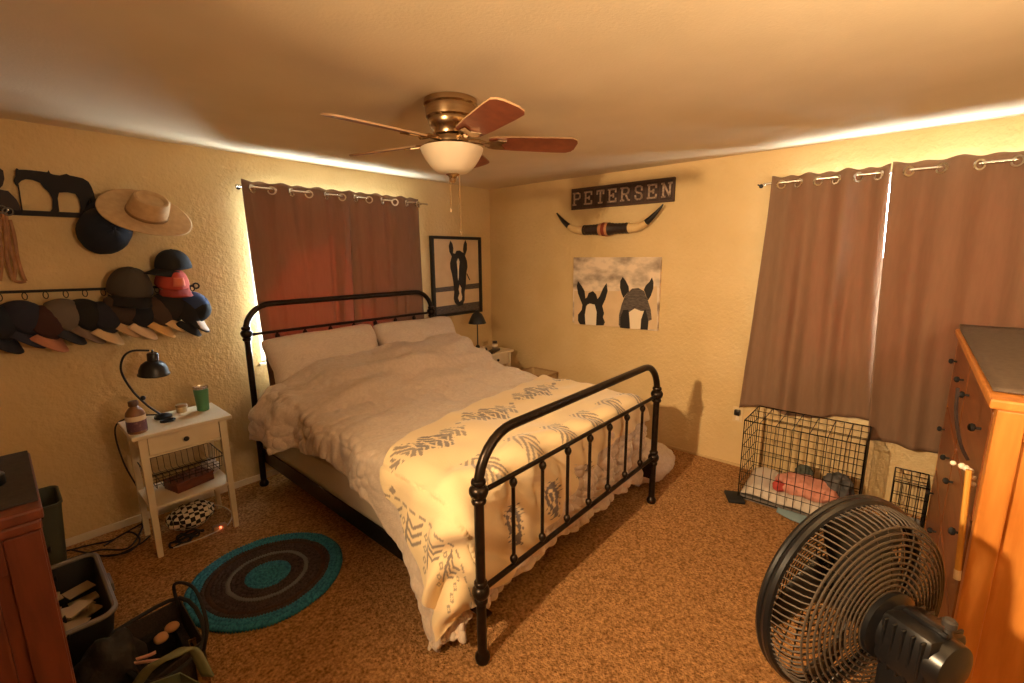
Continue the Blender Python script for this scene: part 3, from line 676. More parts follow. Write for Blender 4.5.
cap('black cap with a faded grey front, hung highest over the left end of the rail', at(130, 291, 'y', -.08), (.10, -.35, .92), (-.1, -1, -.45), (70, 62, 52), bk_, None, scale=1.25)
cap('black cap sitting on top of the red cap', at(174, 268, 'y', -.09), (-.05, -.15, 1), (-.9, -.5, .0), bk_, bk_, scale=1.0)
cap('red cap with a pale front under a black cap at the rail end', at(172, 285, 'y', -.10), (.05, -.35, .95), (.15, -1, -.3), (176, 66, 48), (150, 56, 44), (206, 110, 82), scale=.98)
rl = thing('cap_rail', 'long dark iron cap rail with ring hooks along the wall', 'hat rack', (-3.2, -.05, 1.43))
b = B(); tube(b, [(-3.62, -.06, 1.438), (-2.725, -.06, 1.425)], .007, 8); tube(b, arc((-2.715, -.06, 1.425), .016, 0, 2 * PI, 12, (1, 0, 0), (0, 0, 1))[:-1], .005, 6, closed=True); obj('rail', b, blackmatte_m, rl)
for x in (-3.58, -2.78):
    b = B(); tube(b, [(x, -.06, 1.43), (x, .002, 1.43)], .006, 6); lathe(b, [(.018, 0), (.018, .005)], (x, 0, 1.43), axis=(0, -1, 0), seg=12); obj('rail_bracket', b, blackmatte_m, rl)
rowcaps = [(-3.56, nv_, nv_, 'navy cap at the far left end of the cap rail', None), (-3.475, (36, 38, 54), (40, 42, 60), 'dark navy cap second along the cap rail from the left', None), (-3.40, mr_, (180, 120, 92), 'maroon cap with a pinkish tan bill on the cap rail', None),
           (-3.325, gy_, (44, 44, 52), 'grey mesh cap with a dark bill, among the caps at the left of the rail', (70, 66, 62)), (-3.25, bk_, (120, 100, 84), 'black cap with a taupe bill on the cap rail', None), (-3.175, (32, 32, 42), wh_, 'dark cap with a broad cream bill, mid rail', None),
           (-3.095, (60, 44, 34), (186, 150, 108), 'dark brown cap with a tan bill, mid rail', None), (-3.02, (22, 24, 32), (212, 184, 150), 'near black cap with a pale pinkish bill, right of the mid rail', None), (-2.935, (70, 50, 36), (206, 160, 96), 'brown cap with a yellowish tan bill below the grey front cap', None),
           (-2.875, (30, 26, 24), (206, 170, 118), 'black cap with a flat tan bill tipped outward near the rail end', None), (-2.80, bk_, bk_, 'plain black cap with hanging cords at the rail end', None), (-2.755, (20, 20, 22), (30, 28, 28), 'second plain black cap nearest the rail end', None), (-2.758, (44, 60, 96), (196, 176, 154), 'blue cap with a white bill tucked past the rail end', None)]
for k, (x, c1, c2, lab, pt) in enumerate(rowcaps):
    zz = 1.285 + .018 * math.sin(k * 2.3); tilt = .25 * math.sin(k * 1.7)
    cap(lab, (x - .02, -.115, zz), (.74, -.44 + .1 * tilt, .50), (.52 + .2 * tilt, -.22, -.83), c1, c2, pt, 'caps hung along the rail', scale=.97)
    b = B(); xr = x + .02; tube(b, arc((xr, -.06, 1.412), .018, 0, 2 * PI, 12, (.5, -.6, 0), (0, 0, 1))[:-1], .0022, 5, closed=True); obj('ring_hook', b, blackmatte_m, rl)

# ------------------------------------------------------------------ bedside tables
def bedside(label, x0, x1, y0, y1, h, near_len=True):
    t = thing('bedside_table', label, 'bedside table', ((x0 + x1) / 2, (y0 + y1) / 2, 0))
    b = B(); bx(b, x0, x1, y0, y1, h - .022, h, .004); obj('table_top', b, white_m, t, smooth=False)
    il = .004
    for sx_, xx in ((-1, x0 + .045), (1, x1 - .045)):
        for sy_, yy in ((-1, y0 + .035), (1, y1 - .035)):
            b = B(); tk = .036
            tp = [V((xx + a * tk / 2, yy + c * tk / 2, h - .022)) for a, c in ((-1, -1), (1, -1), (1, 1), (-1, 1))]
            bt = [V((xx + sx_ * il * .6 + a * .024 / 2, yy + sy_ * .006 + c * .024 / 2, 0)) for a, c in ((-1, -1), (1, -1), (1, 1), (-1, 1))]
            A = [b.verts.new(p) for p in tp]; C = [b.verts.new(p) for p in bt]
            b.faces.new(A); b.faces.new(C[::-1])
            for k in range(4): b.faces.new((A[k], C[k], C[(k + 1) % 4], A[(k + 1) % 4]))
            obj('leg', b, white_m, t, smooth=False)
    b = B(); z1 = h - .022; z0 = h - .125
    bx(b, x0 + .05, x0 + .06, y0 + .04, y1 - .04, z0, z1); bx(b, x1 - .06, x1 - .05, y0 + .04, y1 - .04, z0, z1); bx(b, x0 + .06, x1 - .06, y1 - .05, y1 - .04, z0, z1); bx(b, x0 + .06, x1 - .06, y0 + .05, y1 - .05, z0, z0 + .008)
    bx(b, x0 + .06, x1 - .06, y0 + .028, y0 + .045, z0 - .012, z0); obj('apron', b, white_m, t, smooth=False)
    b = B(); bx(b, x0 + .066, x1 - .066, y0 + .022, y0 + .04, z0 + .003, z1 - .004, .002); dr = obj('drawer', b, white_m, t, smooth=False)
    b = B(); lathe(b, [(.005, 0), (.006, .008), (.012, .012), (.014, .018), (.009, .024), (.002, .026)], ((x0 + x1) / 2, y0 + .022, (z0 + z1) / 2), axis=(0, -1, 0), seg=14); obj('knob', b, blackmatte_m, dr)
    return t
TX0, TX1, TY0, TY1, TH = -3.205, -2.748, -.545, -.18, .70
tb = bedside('cream bedside table with open shelves beneath the caps', TX0, TX1, TY0, TY1, TH)
b = B(); bx(b, TX0 + .03, TX1 - .03, TY0 + .02, TY1 - .02, .275, .29, .003); obj('shelf', b, white_m, tb, smooth=False)
b = B(); zz = .455
tube(b, [(TX0 + .05, TY0 + .05, zz), (TX1 - .05, TY0 + .05, zz), (TX1 - .05, TY1 - .03, zz), (TX0 + .05, TY1 - .03, zz)], .004, 6, closed=True)
for i in range(1, 12):
    xx = TX0 + .05 + (TX1 - TX0 - .10) * i / 12; tube(b, [(xx, TY0 + .05, zz), (xx, TY0 + .06, zz - .08), (xx, TY1 - .04, zz - .08), (xx, TY1 - .03, zz)], .0016, 5)
for i in range(1, 6):
    yy = TY0 + .06 + (TY1 - TY0 - .1) * i / 6; tube(b, [(TX0 + .05, yy, zz), (TX0 + .055, yy, zz - .08), (TX1 - .055, yy, zz - .08), (TX1 - .05, yy, zz)], .0016, 5)
obj('wire_basket', b, M('dark_wire', (60, 52, 42), .4, .8), tb)
# on and in it
def on(px, py, h=TH): return at(px, py, 'z', h)
lp = thing('desk_lamp', 'black gooseneck desk lamp with bell shade on the cream bedside table', 'lamp', (-3.02, -.30, TH))
b = B(); lathe(b, [(.038, 0), (.042, .004), (.042, .016), (.030, .024), (.010, .03)], (-3.02, -.30, TH), seg=28); obj('lamp_base', b, black_m, lp)
yl = -.30
arm = smooth_path([(-3.03, yl, TH + .025), at(147, 405, 'y', yl), at(132, 390, 'y', yl), at(121.5, 372, 'y', yl), at(123, 358, 'y', yl), at(132, 351, 'y', yl), at(149, 350.5, 'y', yl)], 6)
b = B(); tube(b, arm, .0055, 8); p = at(143, 398, 'y', yl); ball(b, p, .013, 10); obj('lamp_arm', b, black_m, lp)
sc_ = at(154, 374.5, 'y', yl); sc_ = V((sc_.x, yl, sc_.z))
b = B(); lathe(b, [(.073, 0), (.073, .006), (.068, .012), (.066, .03), (.055, .058), (.036, .075), (.026, .08), (.026, .118), (.022, .124), (.005, .126), (.004, .142)], sc_, axis=(.05, -.10, 1), seg=28, cap=False); obj('lamp_shade', b, black_m, lp, solid=.002)
bt = thing('bottle', 'brown bottle with a white band and purple label on the cream bedside table', 'bottle', on(138, 432))
o = on(138, 432); b = B(); lathe(b, [(0.0388, 0.0000), (0.0422, 0.0045), (0.0422, 0.0952), (0.0388, 0.1120), (0.0251, 0.1322), (0.0182, 0.1389), (0.0171, 0.1456)], o, seg=24); obj('bottle_body', b, M('brown_plastic', (128, 92, 62), .3), bt)
b = B(); lathe(b, [(0.0205, 0.1434), (0.0217, 0.1456), (0.0217, 0.1658), (0.0182, 0.1702)], o, seg=20); obj('cap', b, M('brown_cap', (96, 66, 46), .4), bt)
b = B(); lathe(b, [(0.0427, 0.0134), (0.0431, 0.0157), (0.0431, 0.0650), (0.0427, 0.0672)], o, seg=24, cap=False); obj('label_band', b, M('purple_label', (96, 66, 82), .5, col2=(150, 116, 116), nscale=70, thr=(0.5700, 0.6720)), bt)
b = B(); lathe(b, [(0.0430, 0.0683), (0.0433, 0.0706), (0.0433, 0.0918), (0.0430, 0.0941)], o, seg=24, cap=False); obj('white_band', b, pale, bt)
o = on(203.5, 410); tm = thing('tumbler', 'green tumbler with steel rim on the bedside table', 'cup', o)
b = B(); lathe(b, [(.028, 0), (.031, .003), (.033, .05), (.038, .12), (.038, .135)], o, seg=28); obj('tumbler_body', b, M('green_enamel', (74, 128, 88), .35), tm)
b = B(); lathe(b, [(.0385, .134), (.0395, .136), (.0395, .147), (.036, .148), (.034, .14)], o, seg=28); obj('steel_rim', b, chrome_m, tm)
o = on(182, 412); jr = thing('candle_jar', 'small clear candle jar behind the dark ring on the bedside table', 'jar', o)
b = B(); lathe(b, [(.024, 0), (.026, .003), (.026, .03), (.024, .034)], o, seg=22); obj('jar_body', b, M('wax_cream', (206, 180, 134), .35), jr)
b = B(); lathe(b, [(.0275, .034), (.028, .036), (.028, .046), (.026, .048)], o, seg=22); obj('lid', b, M('tan_lid', (160, 128, 88), .4), jr)
o = on(168, 421.5); b = B(); tube(b, [o + V((.030 * math.cos(t), .020 * math.sin(t), .007)) for t in [2 * PI * k / 24 for k in range(24)]], .007, 8, closed=True); lathe(b, [(.022, 0), (.022, .004)], o, seg=20); tag(obj('dark_ring_dish', b, blackmatte_m), 'small dark round dish in front of the candle jar', 'dish')
o = on(196, 407); b = B(); lathe(b, [(.013, 0), (.014, .012), (.011, .02)], o + V((-.045, .045, 0)), seg=14); tag(obj('small_tin', b, pale), 'tiny pale tin between the candle jar and the green tumbler', 'tin')
b = B(); box(b, (-2.955, -.36, .315), (.20, .14, .05), Matrix.Rotation(.25, 3, 'Z'), .004); wb = obj('wooden_box', b, M('box_brown', (116, 58, 32), .5, col2=(92, 44, 24), nscale=9, stretch=(1, 6, 6))); tag(wb, 'reddish brown wooden box on the open shelf of the bedside table', 'box')
b = B(); box(b, (-2.955, -.36, .341), (.206, .146, .012), Matrix.Rotation(.25, 3, 'Z'), .004); obj('box_lid', b, MATS['box_brown'], wb)
b = B(); bmesh.ops.create_icosphere(b, subdivisions=4, radius=1)
for v in b.verts:
    d = v.co.copy(); k = 1 + .25 * nz(d.x * 3, d.y * 3, d.z * 3); v.co = V((-2.83, -.30, .335)) + V((d.x * .045, d.y * .07, d.z * .043)) * k
tag(obj('plastic_bag', b, M('bag_white', (214, 206, 196), .35), smooth='all'), 'crumpled white plastic bag beside the brown wooden box', 'bag')
# checked pouch
ck = M('checker', (240, 230, 210), .8); nt = ck.node_tree; cx_ = nt.nodes.new('ShaderNodeTexChecker'); cx_.inputs['Scale'].default_value = 40; cx_.inputs[1].default_value = L((226, 212, 186)); cx_.inputs[2].default_value = L((24, 22, 22))
tcn = nt.nodes.new('ShaderNodeTexCoord'); nt.links.new(tcn.outputs['Object'], cx_.inputs[0]); nt.links.new(cx_.outputs[0], nt.nodes['Principled BSDF'].inputs['Base Color'])
b = B(); bmesh.ops.create_icosphere(b, subdivisions=4, radius=1)
for v in b.verts:
    d = v.co.copy(); k = 1 + .15 * nz(d.x * 2, d.y * 2, d.z * 2); v.co = V((-2.965, -.33, .083)) + V((d.x * .12, d.y * .09, d.z * .075)) * k
tag(obj('checked_pouch', b, ck, smooth='all'), 'black and white checked pouch on the carpet under the bedside table', 'pouch')
b = B()
for k in range(4):
    pts = [V((-3.06 + .05 * math.cos(t + k) + .02 * k, -.46 + .03 * math.sin(t + k * .7), (.008 + .010 * k) + .008 * math.sin(3 * t))) for t in [2 * PI * i / 20 for i in range(20)]]
    tube(b, pts, .006, 6, closed=True)
tag(obj('coiled_cable', b, blackmatte_m), 'black cable coiled on the carpet in front of the checked pouch', 'cable')
ps = thing('power_adapter', 'small pale power adapter with a red light under the bedside table', 'adapter', (-2.862, -.47, 0))
b = B(); bx(b, -2.90, -2.83, -.49, -.45, 0.001, .026, .006); obj('adapter_body', b, M('adapter_tan', (170, 130, 90), .5), ps)
led = bpy.data.materials.new('red_led'); led.use_nodes = True; pb = led.node_tree.nodes['Principled BSDF']; pb.inputs['Emission Color'].default_value = (1, .12, .05, 1); pb.inputs['Emission Strength'].default_value = 6; pb.inputs['Base Color'].default_value = (.6, .05, .02, 1)
b = B(); ball(b, (-2.865, -.492, .018), .006, 10); obj('indicator_light', b, led, ps)
b = B(); tube(b, smooth_path([(-3.10, -.49, .006), (-3.0, -.505, .006), (-2.90, -.50, .006), (-2.82, -.47, .008), (-2.775, -.40, .03), (-2.80, -.33, .06), (-2.86, -.30, .09)], 6), .004, 6); obj('white_cord', b, M('cord_white', (206, 190, 164), .5), ps)
# far bedside table
FX0, FX1, FY0, FY1, FH = -.80, -.17, -.50, -.12, .665
bedside('pale bedside table in the far corner beyond the bed', -.62, -.17, -.47, -.10, FH)
o = V((-.54, -.33, FH)); tl = thing('table_lamp', 'slim black table lamp with a cone shade on the far corner table', 'lamp', o)
b = B(); lathe(b, [(.055, 0), (.058, .006), (.05, .014), (.018, .022), (.016, .05), (.022, .07), (.012, .085)], o, seg=24); obj('lamp_base', b, black_m, tl)
b = B(); tube(b, [o + V((0, 0, .08)), o + V((0, 0, .33))], .006, 8); obj('lamp_stem', b, black_m, tl)
b = B(); lathe(b, [(.085, .295), (.084, .30), (.066, .345), (.045, .385), (.024, .40), (.018, .42), (.003, .425)], o, seg=28, cap=False); obj('lamp_shade', b, black_m, tl, solid=.002)
o = V((-.30, -.33, FH)); j2 = thing('pill_bottle', 'clear jar with a dark lid on the far corner table', 'jar', o)
b = B(); lathe(b, [(.026, 0), (.028, .004), (.028, .06), (.02, .07)], o, seg=20); obj('jar_body', b, M('jar_grey', (150, 132, 108), .3), j2)
b = B(); lathe(b, [(.0285, .034), (.0287, .036), (.0287, .056), (.0285, .058)], o, seg=20, cap=False); obj('label_band', b, pale, j2)
b = B(); lathe(b, [(.023, .068), (.024, .07), (.024, .086), (.021, .088)], o, seg=20); obj('lid', b, M('lid_brown', (60, 40, 30), .4), j2)
o = V((-.555, -.42, FH)); b = B(); lathe(b, [(.018, 0), (.02, .004), (.02, .06), (.012, .068), (.012, .08)], o, seg=18); tag(obj('white_bottle', b, pale), 'little white bottle at the foot of the slim table lamp', 'bottle')
b = B(); box(b, (-.40, -.40, FH + .011), (.20, .07, .022), Matrix.Rotation(.35, 3, 'Z'), .006); box(b, (-.46, -.345, FH + .02), (.07, .05, .04), Matrix.Rotation(.8, 3, 'Z'), .006); tag(obj('dark_case', b, black_m), 'flat dark case lying in front of the jar on the far corner table', 'case')
b = B(); rim = openbin(b, -.27, -.03, -.92, -.60, 0, .47, .02, .008, .03); h2_ = obj('hamper', b, M('hamper_tan', (196, 164, 116), .8, col2=(184, 152, 104), nscale=30, stretch=(1, 1, 6))); tag(h2_, 'low tan hamper against the right wall beyond the bed', 'hamper')
b = B(); tube(b, rim, .010, 8, closed=True); obj('rim', b, M('hamper_rim', (170, 134, 88), .7), h2_)

# ------------------------------------------------------------------ rug and left foreground
rg = M('rug_teal', (18, 92, 122), .95, col2=(58, 142, 164), nscale=70, bump=(120, .6, .006)); rd = M('rug_dark', (36, 29, 30), .95, col2=(78, 64, 66), nscale=75, bump=(120, .6, .006)); rl_ = M('rug_light', (112, 112, 112), .95, bump=(120, .6, .006)); rb = M('rug_brown', (74, 48, 36), .95, col2=(52, 38, 34), nscale=50, bump=(120, .6, .006))
b = B(); cx, cy_ = -2.845, -1.14; nr = 17
for k in range(nr):
    r = .012 + .0205 * k; n = max(12, int(14 + 9 * k)); fr = k / (nr - 1)
    mi = 0 if fr < .30 else (1 if fr < .50 else (2 if fr < .56 else (1 if fr < .70 else (3 if fr < .80 else 0))))
    if k == nr - 4: mi = 1
    pts = []; rads = []
    for i in range(n * 2):
        t = 2 * PI * i / (n * 2); w_ = 1 + .012 * math.sin(3 * t + 1) * fr + .022 * nz(t * 4, k * .5, 2) * (1 - .6 * (k == nr - 1)); pts.append(V((cx + r * w_ * math.cos(t), cy_ + r * w_ * math.sin(t), .012))); rads.append(.0125 + (.0034 if i % 2 else -.0026) + .002 * nz(r * 40, t * 6, 1))
    tube(b, pts, rads, 8, closed=True, mi=mi)
tag(obj('round_rug', b, [rg, rd, rl_, rb], smooth='all'), 'round crocheted rug in teal and dark brown rings', 'rug')

ld = thing('chest_of_drawers', 'red brown wooden chest cut by the left edge of the photo', 'dresser', (-3.86, -1.64, 0))
lx0, lx1, ly0, ly1, lh = -4.20, -3.556, -1.890, -1.392, 1.0
b = B(); bx(b, lx0, lx1 + .0, ly0, ly1, lh - .03, lh, .006); bx(b, lx0 + .005, lx1 - .006, ly0 + .006, ly1 - .006, lh - .06, lh - .03, .008); obj('chest_top', b, dkwood_m, ld, smooth=False)
b = B(); bx(b, lx0 + .02, lx1 - .02, ly0 + .02, ly1 - .02, .05, lh - .06); obj('carcass', b, dkwood_m, ld, smooth=False)
for y in (ly0 + .014,):
    for a_, c_ in ((lx0 + .015, lx0 + .075), (lx1 - .075, lx1 - .012)):
        b = B(); bx(b, a_, c_, y - .006, y + .012, 0, lh - .06, .003); obj('stile', b, dkwood_m, ld, smooth=False)
    b = B(); bx(b, lx0 + .075, lx1 - .075, y - .002, y + .010, lh - .15, lh - .06, .003); obj('rail', b, dkwood_m, ld, smooth=False)
    b = B(); bx(b, lx0 + .10, lx1 - .10, y - .001, y + .008, .1, lh - .17, .006); obj('side_panel', b, dkwood_m, ld, smooth=False)
for i in range(4):
    b = B(); z0 = .08 + i * .215; bx(b, lx1 - .022, lx1 - .008, ly0 + .05, ly1 - .04, z0, z0 + .2, .004); dr = obj('drawer', b, dkwood_m, ld, smooth=False)
    for yy in (ly0 + .13, ly1 - .12):
        b = B(); lathe(b, [(.005, 0), (.010, .004), (.011, .007), (.002, .0078)], (lx1 - .008, yy, z0 + .1), axis=(1, 0, 0), seg=12); obj('knob', b, blackmatte_m, dr)
b = B(); bx(b, lx0 + .03, lx1 - .004, ly0 + .05, ly1 - .002, lh, lh + .006, .002); tag(obj('dark_cloth', b, M('cloth_charcoal', (48, 42, 38), .95, col2=(58, 50, 44), nscale=60, bump=(200, .4, .003)), smooth=False), 'charcoal cloth covering the top of the red brown chest', 'cloth')
o = at(2, 484, 'z', lh + .006); b = B(); lathe(b, [(.02, 0), (.024, .005), (.024, .03), (.012, .04)], o + V((-.015, 0, 0)), seg=16); tag(obj('black_knob_jar', b, black_m), 'small black jar on the charcoal cloth at the left photo edge', 'jar')
# dark green waste bin in the corner
b = B(); p = at(52, 510, 'y', -.42); rim = openbin(b, p.x - .16, p.x + .035, -.52, -.26, 0, p.z + .06, .03, .006, .03); tb_ = obj('waste_bin', b, M('bin_dark_green', (66, 72, 62), .5)); tag(tb_, 'dark green grey waste bin behind the red brown chest', 'bin')
b = B(); tube(b, rim, .006, 6, closed=True); obj('rim', b, MATS['bin_dark_green'], tb_)
# grey rimmed tote
b = B(); sbn = (-3.98, -3.425, -1.33, -.80)
rim = openbin(b, *sbn, 0, .30, .04, .006, .05); tote = obj('storage_tote', b, M('tote_dark', (34, 34, 32), .5)); tag(tote, 'dark storage tote with a grey rim full of papers behind the chest', 'storage bin')
b = B(); tube(b, rim, .010, 8, closed=True); bx(b, -3.428, -3.405, -1.12, -1.02, .26, .30, .006); obj('rim', b, M('tote_rim_grey', (112, 102, 92), .5), tote)
pm_ = [M('paper_a', (156, 132, 94), .8), M('paper_b', (142, 118, 82), .8), M('paper_c', (166, 144, 108), .8)]
for k in range(34):
    b = B(); box(b, (-3.56 + random.uniform(-.12, .08), -1.06 + random.uniform(-.20, .16), .152 + k * .0034), (.09, .06, .004), Matrix.Rotation(random.uniform(-.6, .7), 3, 'Z') @ Matrix.Rotation(random.uniform(-.1, .1), 3, 'X'))
    tag(obj('folded_paper', b, pm_[k % 3], smooth=False), 'loose beige paper piled in the grey rimmed tote', 'paper', 'papers in the tote')
b = B(); bx(b, -3.80, -3.50, -1.26, -.90, .012, .146, .02); tag(obj('folded_clothes', b, blackmatte_m), 'dark folded clothes under the papers in the tote', 'clothes')
# mesh carrier
mc = [at(x, y, 'z', .20) for x, y in ((100, 640), (180, 598), (204, 640), (150, 683))]
mesh_m = M('dark_mesh_fabric', (40, 33, 30), .9, col2=(58, 48, 42), nscale=160, bump=(200, .5, .003)); 
def quadbin(b, c4, z0, z1, ins, th):
    ctr = sum(c4, V()) / 4
    def lp(k, z): return [b.verts.new(V((ctr.x + (p.x - ctr.x) * k, ctr.y + (p.y - ctr.y) * k, z))) for p in c4]
    R = [lp(1 - ins, z0), lp(1, z1), lp(1 - th, z1), lp(1 - ins - th, z0 + .008)]
    for A, C in zip(R, R[1:]):
        for k in range(4): b.faces.new((A[k], A[(k + 1) % 4], C[(k + 1) % 4], C[k]))
    b.faces.new(R[0][::-1]); b.faces.new(R[-1])
b = B(); quadbin(b, mc, 0, .20, .06, .04); car = obj('soft_carrier', b, mesh_m, smooth=False); tag(car, 'dark soft sided basket with an arched wire rim between tote and rug', 'basket')
b = B(); top = [V((p.x, p.y, .20)) for p in mc]; tube(b, smooth_path(top + [top[0]], 5), .008, 8); obj('rim', b, blackmatte_m, car)
b = B(); p0 = at(178, 606, 'z', .20); p1 = at(204, 650, 'z', .20); tube(b, smooth_path([p0, p0 + V((.0, .0, .10)), (p0 + p1) / 2 + V((.03, 0, .15)), p1 + V((.02, 0, .10)), p1], 6), .006, 8); obj('handle', b, blackmatte_m, car)
b = B(); quadbin(b, [V((p.x, p.y, 0)) * 1 for p in [sum(mc, V()) / 4 + (q_ - sum(mc, V()) / 4) * .82 for q_ in mc]], .012, .14, .02, .3); tag(obj('dark_clothing', b, M('cloth_black', (30, 26, 24), .95, bump=(40, .6, .02)), smooth=False), 'dark clothing filling the soft sided basket', 'clothes')
for px, py in ((161, 638), (172, 627)):
    o = at(px, py, 'z', .16); b = B(); bmesh.ops.create_icosphere(b, subdivisions=3, radius=.024)
    for v in b.verts: v.co = o + V((v.co.x, v.co.y, v.co.z * .7)) * (1 + .12 * nz(v.co.x * 50, v.co.y * 50, px))
    tag(obj('round_toy', b, M('toy_tan', (190, 142, 98), .8), smooth='all'), ('tan round toy nearer the pink strip in the dark basket' if px == 161 else 'tan round toy farther from the pink strip in the dark basket'), 'toy')
b = B()
for q_ in ([(128, 662), (150, 655), (156, 652)], [(130, 664), (150, 661), (160, 660)]): tube(b, [at(x, y, 'z', .215) for x, y in q_], .007, 6, flat=.5)
tag(obj('pink_strip', b, M('strip_pink', (206, 160, 142), .7)), 'pink and white strip lying across the front of the dark basket', 'ribbon')
# pale green tote handle and black bag at the bottom edge
gm = M('tote_pale_green', (104, 112, 86), .7, col2=(116, 122, 94), nscale=20)
g0 = [at(x, y, 'z', .28) for x, y in ((130, 690), (180, 672), (214, 690), (190, 730))]
b = B(); quadbin(b, g0, 0, .28, .08, .06); gb = obj('green_basket', b, gm, smooth=False); tag(gb, 'pale green basket with a broad handle at the bottom photo edge', 'basket')
b = B(); hp = smooth_path([at(136, 686, 'z', .28), at(150, 668, 'z', .36), at(172, 656, 'z', .39), at(192, 649, 'z', .37), at(208, 676, 'z', .28)], 7)
rows = [[p + V((0, 0, .0)) + V((.012 * s, -.014 * s, 0)) for s in (-1, -.3, .3, 1)] for p in hp]; grid(b, rows); obj('handle', b, gm, gb, solid=.008)
b = B(); yw = [at(x, y, 'z', .15) for x, y in ((188, 640), (203, 634), (208, 660), (196, 664))]; quadbin(b, yw, 0, .15, .05, .1); tag(obj('woven_pouch', b, M('woven_yellow', (150, 112, 58), .8, col2=(96, 66, 34), nscale=70, thr=(.45, .55)), smooth=False), 'small yellow woven pouch behind the pale green basket', 'pouch')
b = B(); bmesh.ops.create_icosphere(b, subdivisions=4, radius=1); o = at(112, 676, 'z', .16)
for v in b.verts: v.co = o + V((v.co.x * .10, v.co.y * .09, v.co.z * .155)) * (1 + .2 * nz(v.co.x * 2, v.co.y * 2, v.co.z * 2))
for v in b.verts: v.co.z = max(v.co.z, .004)
tag(obj('black_bag', b, M('bag_black', (26, 24, 24), .7, bump=(20, .5, .02)), smooth='all'), 'slumped black bag at the bottom photo edge beside the chest', 'bag')
b = B(); o = at(80, 668, 'z', .06); box(b, o, (.10, .12, .10), Matrix.Rotation(.4, 3, 'Z'), .01); tag(obj('white_carton', b, M('carton_white', (186, 168, 150), .6)), 'pale carton between the red brown chest and the black bag', 'box')
cab = [[(62, 552), (90, 545), (112, 540), (130, 530), (148, 520)], [(66, 560), (100, 550), (128, 548), (142, 528), (148, 505)], [(72, 550), (110, 556), (138, 545), (150, 536)], [(104, 556), (128, 552), (140, 540), (128, 532), (104, 546)]]
for k, pts in enumerate(cab):
    b = B(); tube(b, smooth_path([at(x, y, 'z', .006 + .004 * k) for x, y in pts], 7), .0048, 6)
    tag(obj('floor_cable', b, blackmatte_m), 'dark electric cable snaking over the carpet left of the bedside table', 'cable', 'cables by the bedside table')
b = B(); tube(b, smooth_path([(-3.03, -.25, TH + .012), (-3.12, -.165, TH + .006), (-3.215, -.165, TH - .03), (-3.205, -.15, .45), (-3.15, -.13, .2), (-3.17, -.12, .02)], 8), .004, 6); tag(obj('lamp_cord', b, blackmatte_m), 'black cord running down the wall side of the bedside table', 'cord')

# ------------------------------------------------------------------ right wall: outlet, crates
ou = thing('wall_outlet', 'wall outlet with a black plug left of the dog crate', 'outlet', (0, -2.548, .41))
b = B(); bx(b, -.006, 0, -2.585, -2.515, .352, .466, .002); obj('cover_plate', b, M('plate_ivory', (210, 186, 140), .5), ou, smooth=False)
b = B(); bx(b, -.04, -.006, -2.570, -2.530, .408, .450, .006); obj('plug', b, black_m, ou)
b = B(); bx(b, -.010, -.006, -2.562, -2.538, .365, .395, .003); obj('socket', b, trim_m, ou)
wire_m = M('black_wire', (26, 22, 20), .4, .6)
def wirepanel(b, o, u, v, nu_, nv_, r=.0022, border=.0035):
    o, u, v = V(o), V(u), V(v)
    for i in range(nu_ + 1): tube(b, [o + u * (i / nu_), o + u * (i / nu_) + v], border if i in (0, nu_) else r, 5)
    for j in range(nv_ + 1): tube(b, [o + v * (j / nv_), o + v * (j / nv_) + u], border if j in (0, nv_) else r, 5)
def crate(label, x0, x1, y0, y1, h, nL, nD, nH):
    c = thing('dog_crate', label, 'dog crate', ((x0 + x1) / 2, (y0 + y1) / 2, 0)); z0 = .02
    for nm, o, u, v, a, d in (('front_panel', (x0, y0, z0), (0, y1 - y0, 0), (0, 0, h - z0), nL, nH), ('back_panel', (x1, y0, z0), (0, y1 - y0, 0), (0, 0, h - z0), nL, nH),
                              ('end_panel', (x0, y0, z0), (x1 - x0, 0, 0), (0, 0, h - z0), nD, nH), ('end_panel', (x0, y1, z0), (x1 - x0, 0, 0), (0, 0, h - z0), nD, nH),
                              ('top_panel', (x0, y0, h), (x1 - x0, 0, 0), (0, y1 - y0, 0), 3, nL // 2)):
        b = B(); wirepanel(b, o, u, v, a, d); obj(nm, b, wire_m, c)
    b = B(); openbin(b, x0 + .006, x1 - .006, min(y0, y1) + .006, max(y0, y1) - .006, 0.004, .035, .004, .004, .02); obj('tray', b, M('tray_grey', (120, 112, 104), .5), c)
    return c
crate('large black wire dog crate holding pink bedding under the curtain', -.50, -.135, -2.715, -3.335, .545, 14, 7, 6)
b = B(); rows = []
for i in range(25):
    row = []
    for j in range(33):
        x = -.49 + .345 * i / 24; y = -2.73 - .59 * j / 32; row.append(V((x, y, .045 + .05 * min(1, i / 3, (24 - i) / 3, j / 3, (32 - j) / 3) + .02 * nz(x * 9, y * 9, 3) + .05 * (i / 24) * max(0, 1 - j / 14))))
    rows.append(row)
grid(b, rows); tag(obj('crate_pad', b, M('pad_grey_white', (196, 184, 168), .95, bump=(60, .4, .006)), smooth='all', solid=.01), 'pale grey quilted pad lining the large dog crate', 'pet bed')
def lump(name, label, cat, c, r, mat, seed, amp=.22):
    b = B(); bmesh.ops.create_icosphere(b, subdivisions=4, radius=1)
    for v in b.verts:
        d = v.co.copy(); k = 1 + amp * nz(d.x * 2 + seed, d.y * 2, d.z * 2) + amp * .5 * nz(d.x * 5, d.y * 5 + seed, d.z * 5); v.co = V(c) + V((d.x * r[0], d.y * r[1], d.z * r[2])) * k
    tag(obj(name, b, mat, smooth='all'), label, cat)
lump('pink_blanket', 'crumpled pink blanket in the middle of the large dog crate', 'blanket', (-.34, -3.07, .14), (.12, .17, .055), M('blanket_pink', (206, 142, 122), .95, bump=(50, .5, .01)), 2)
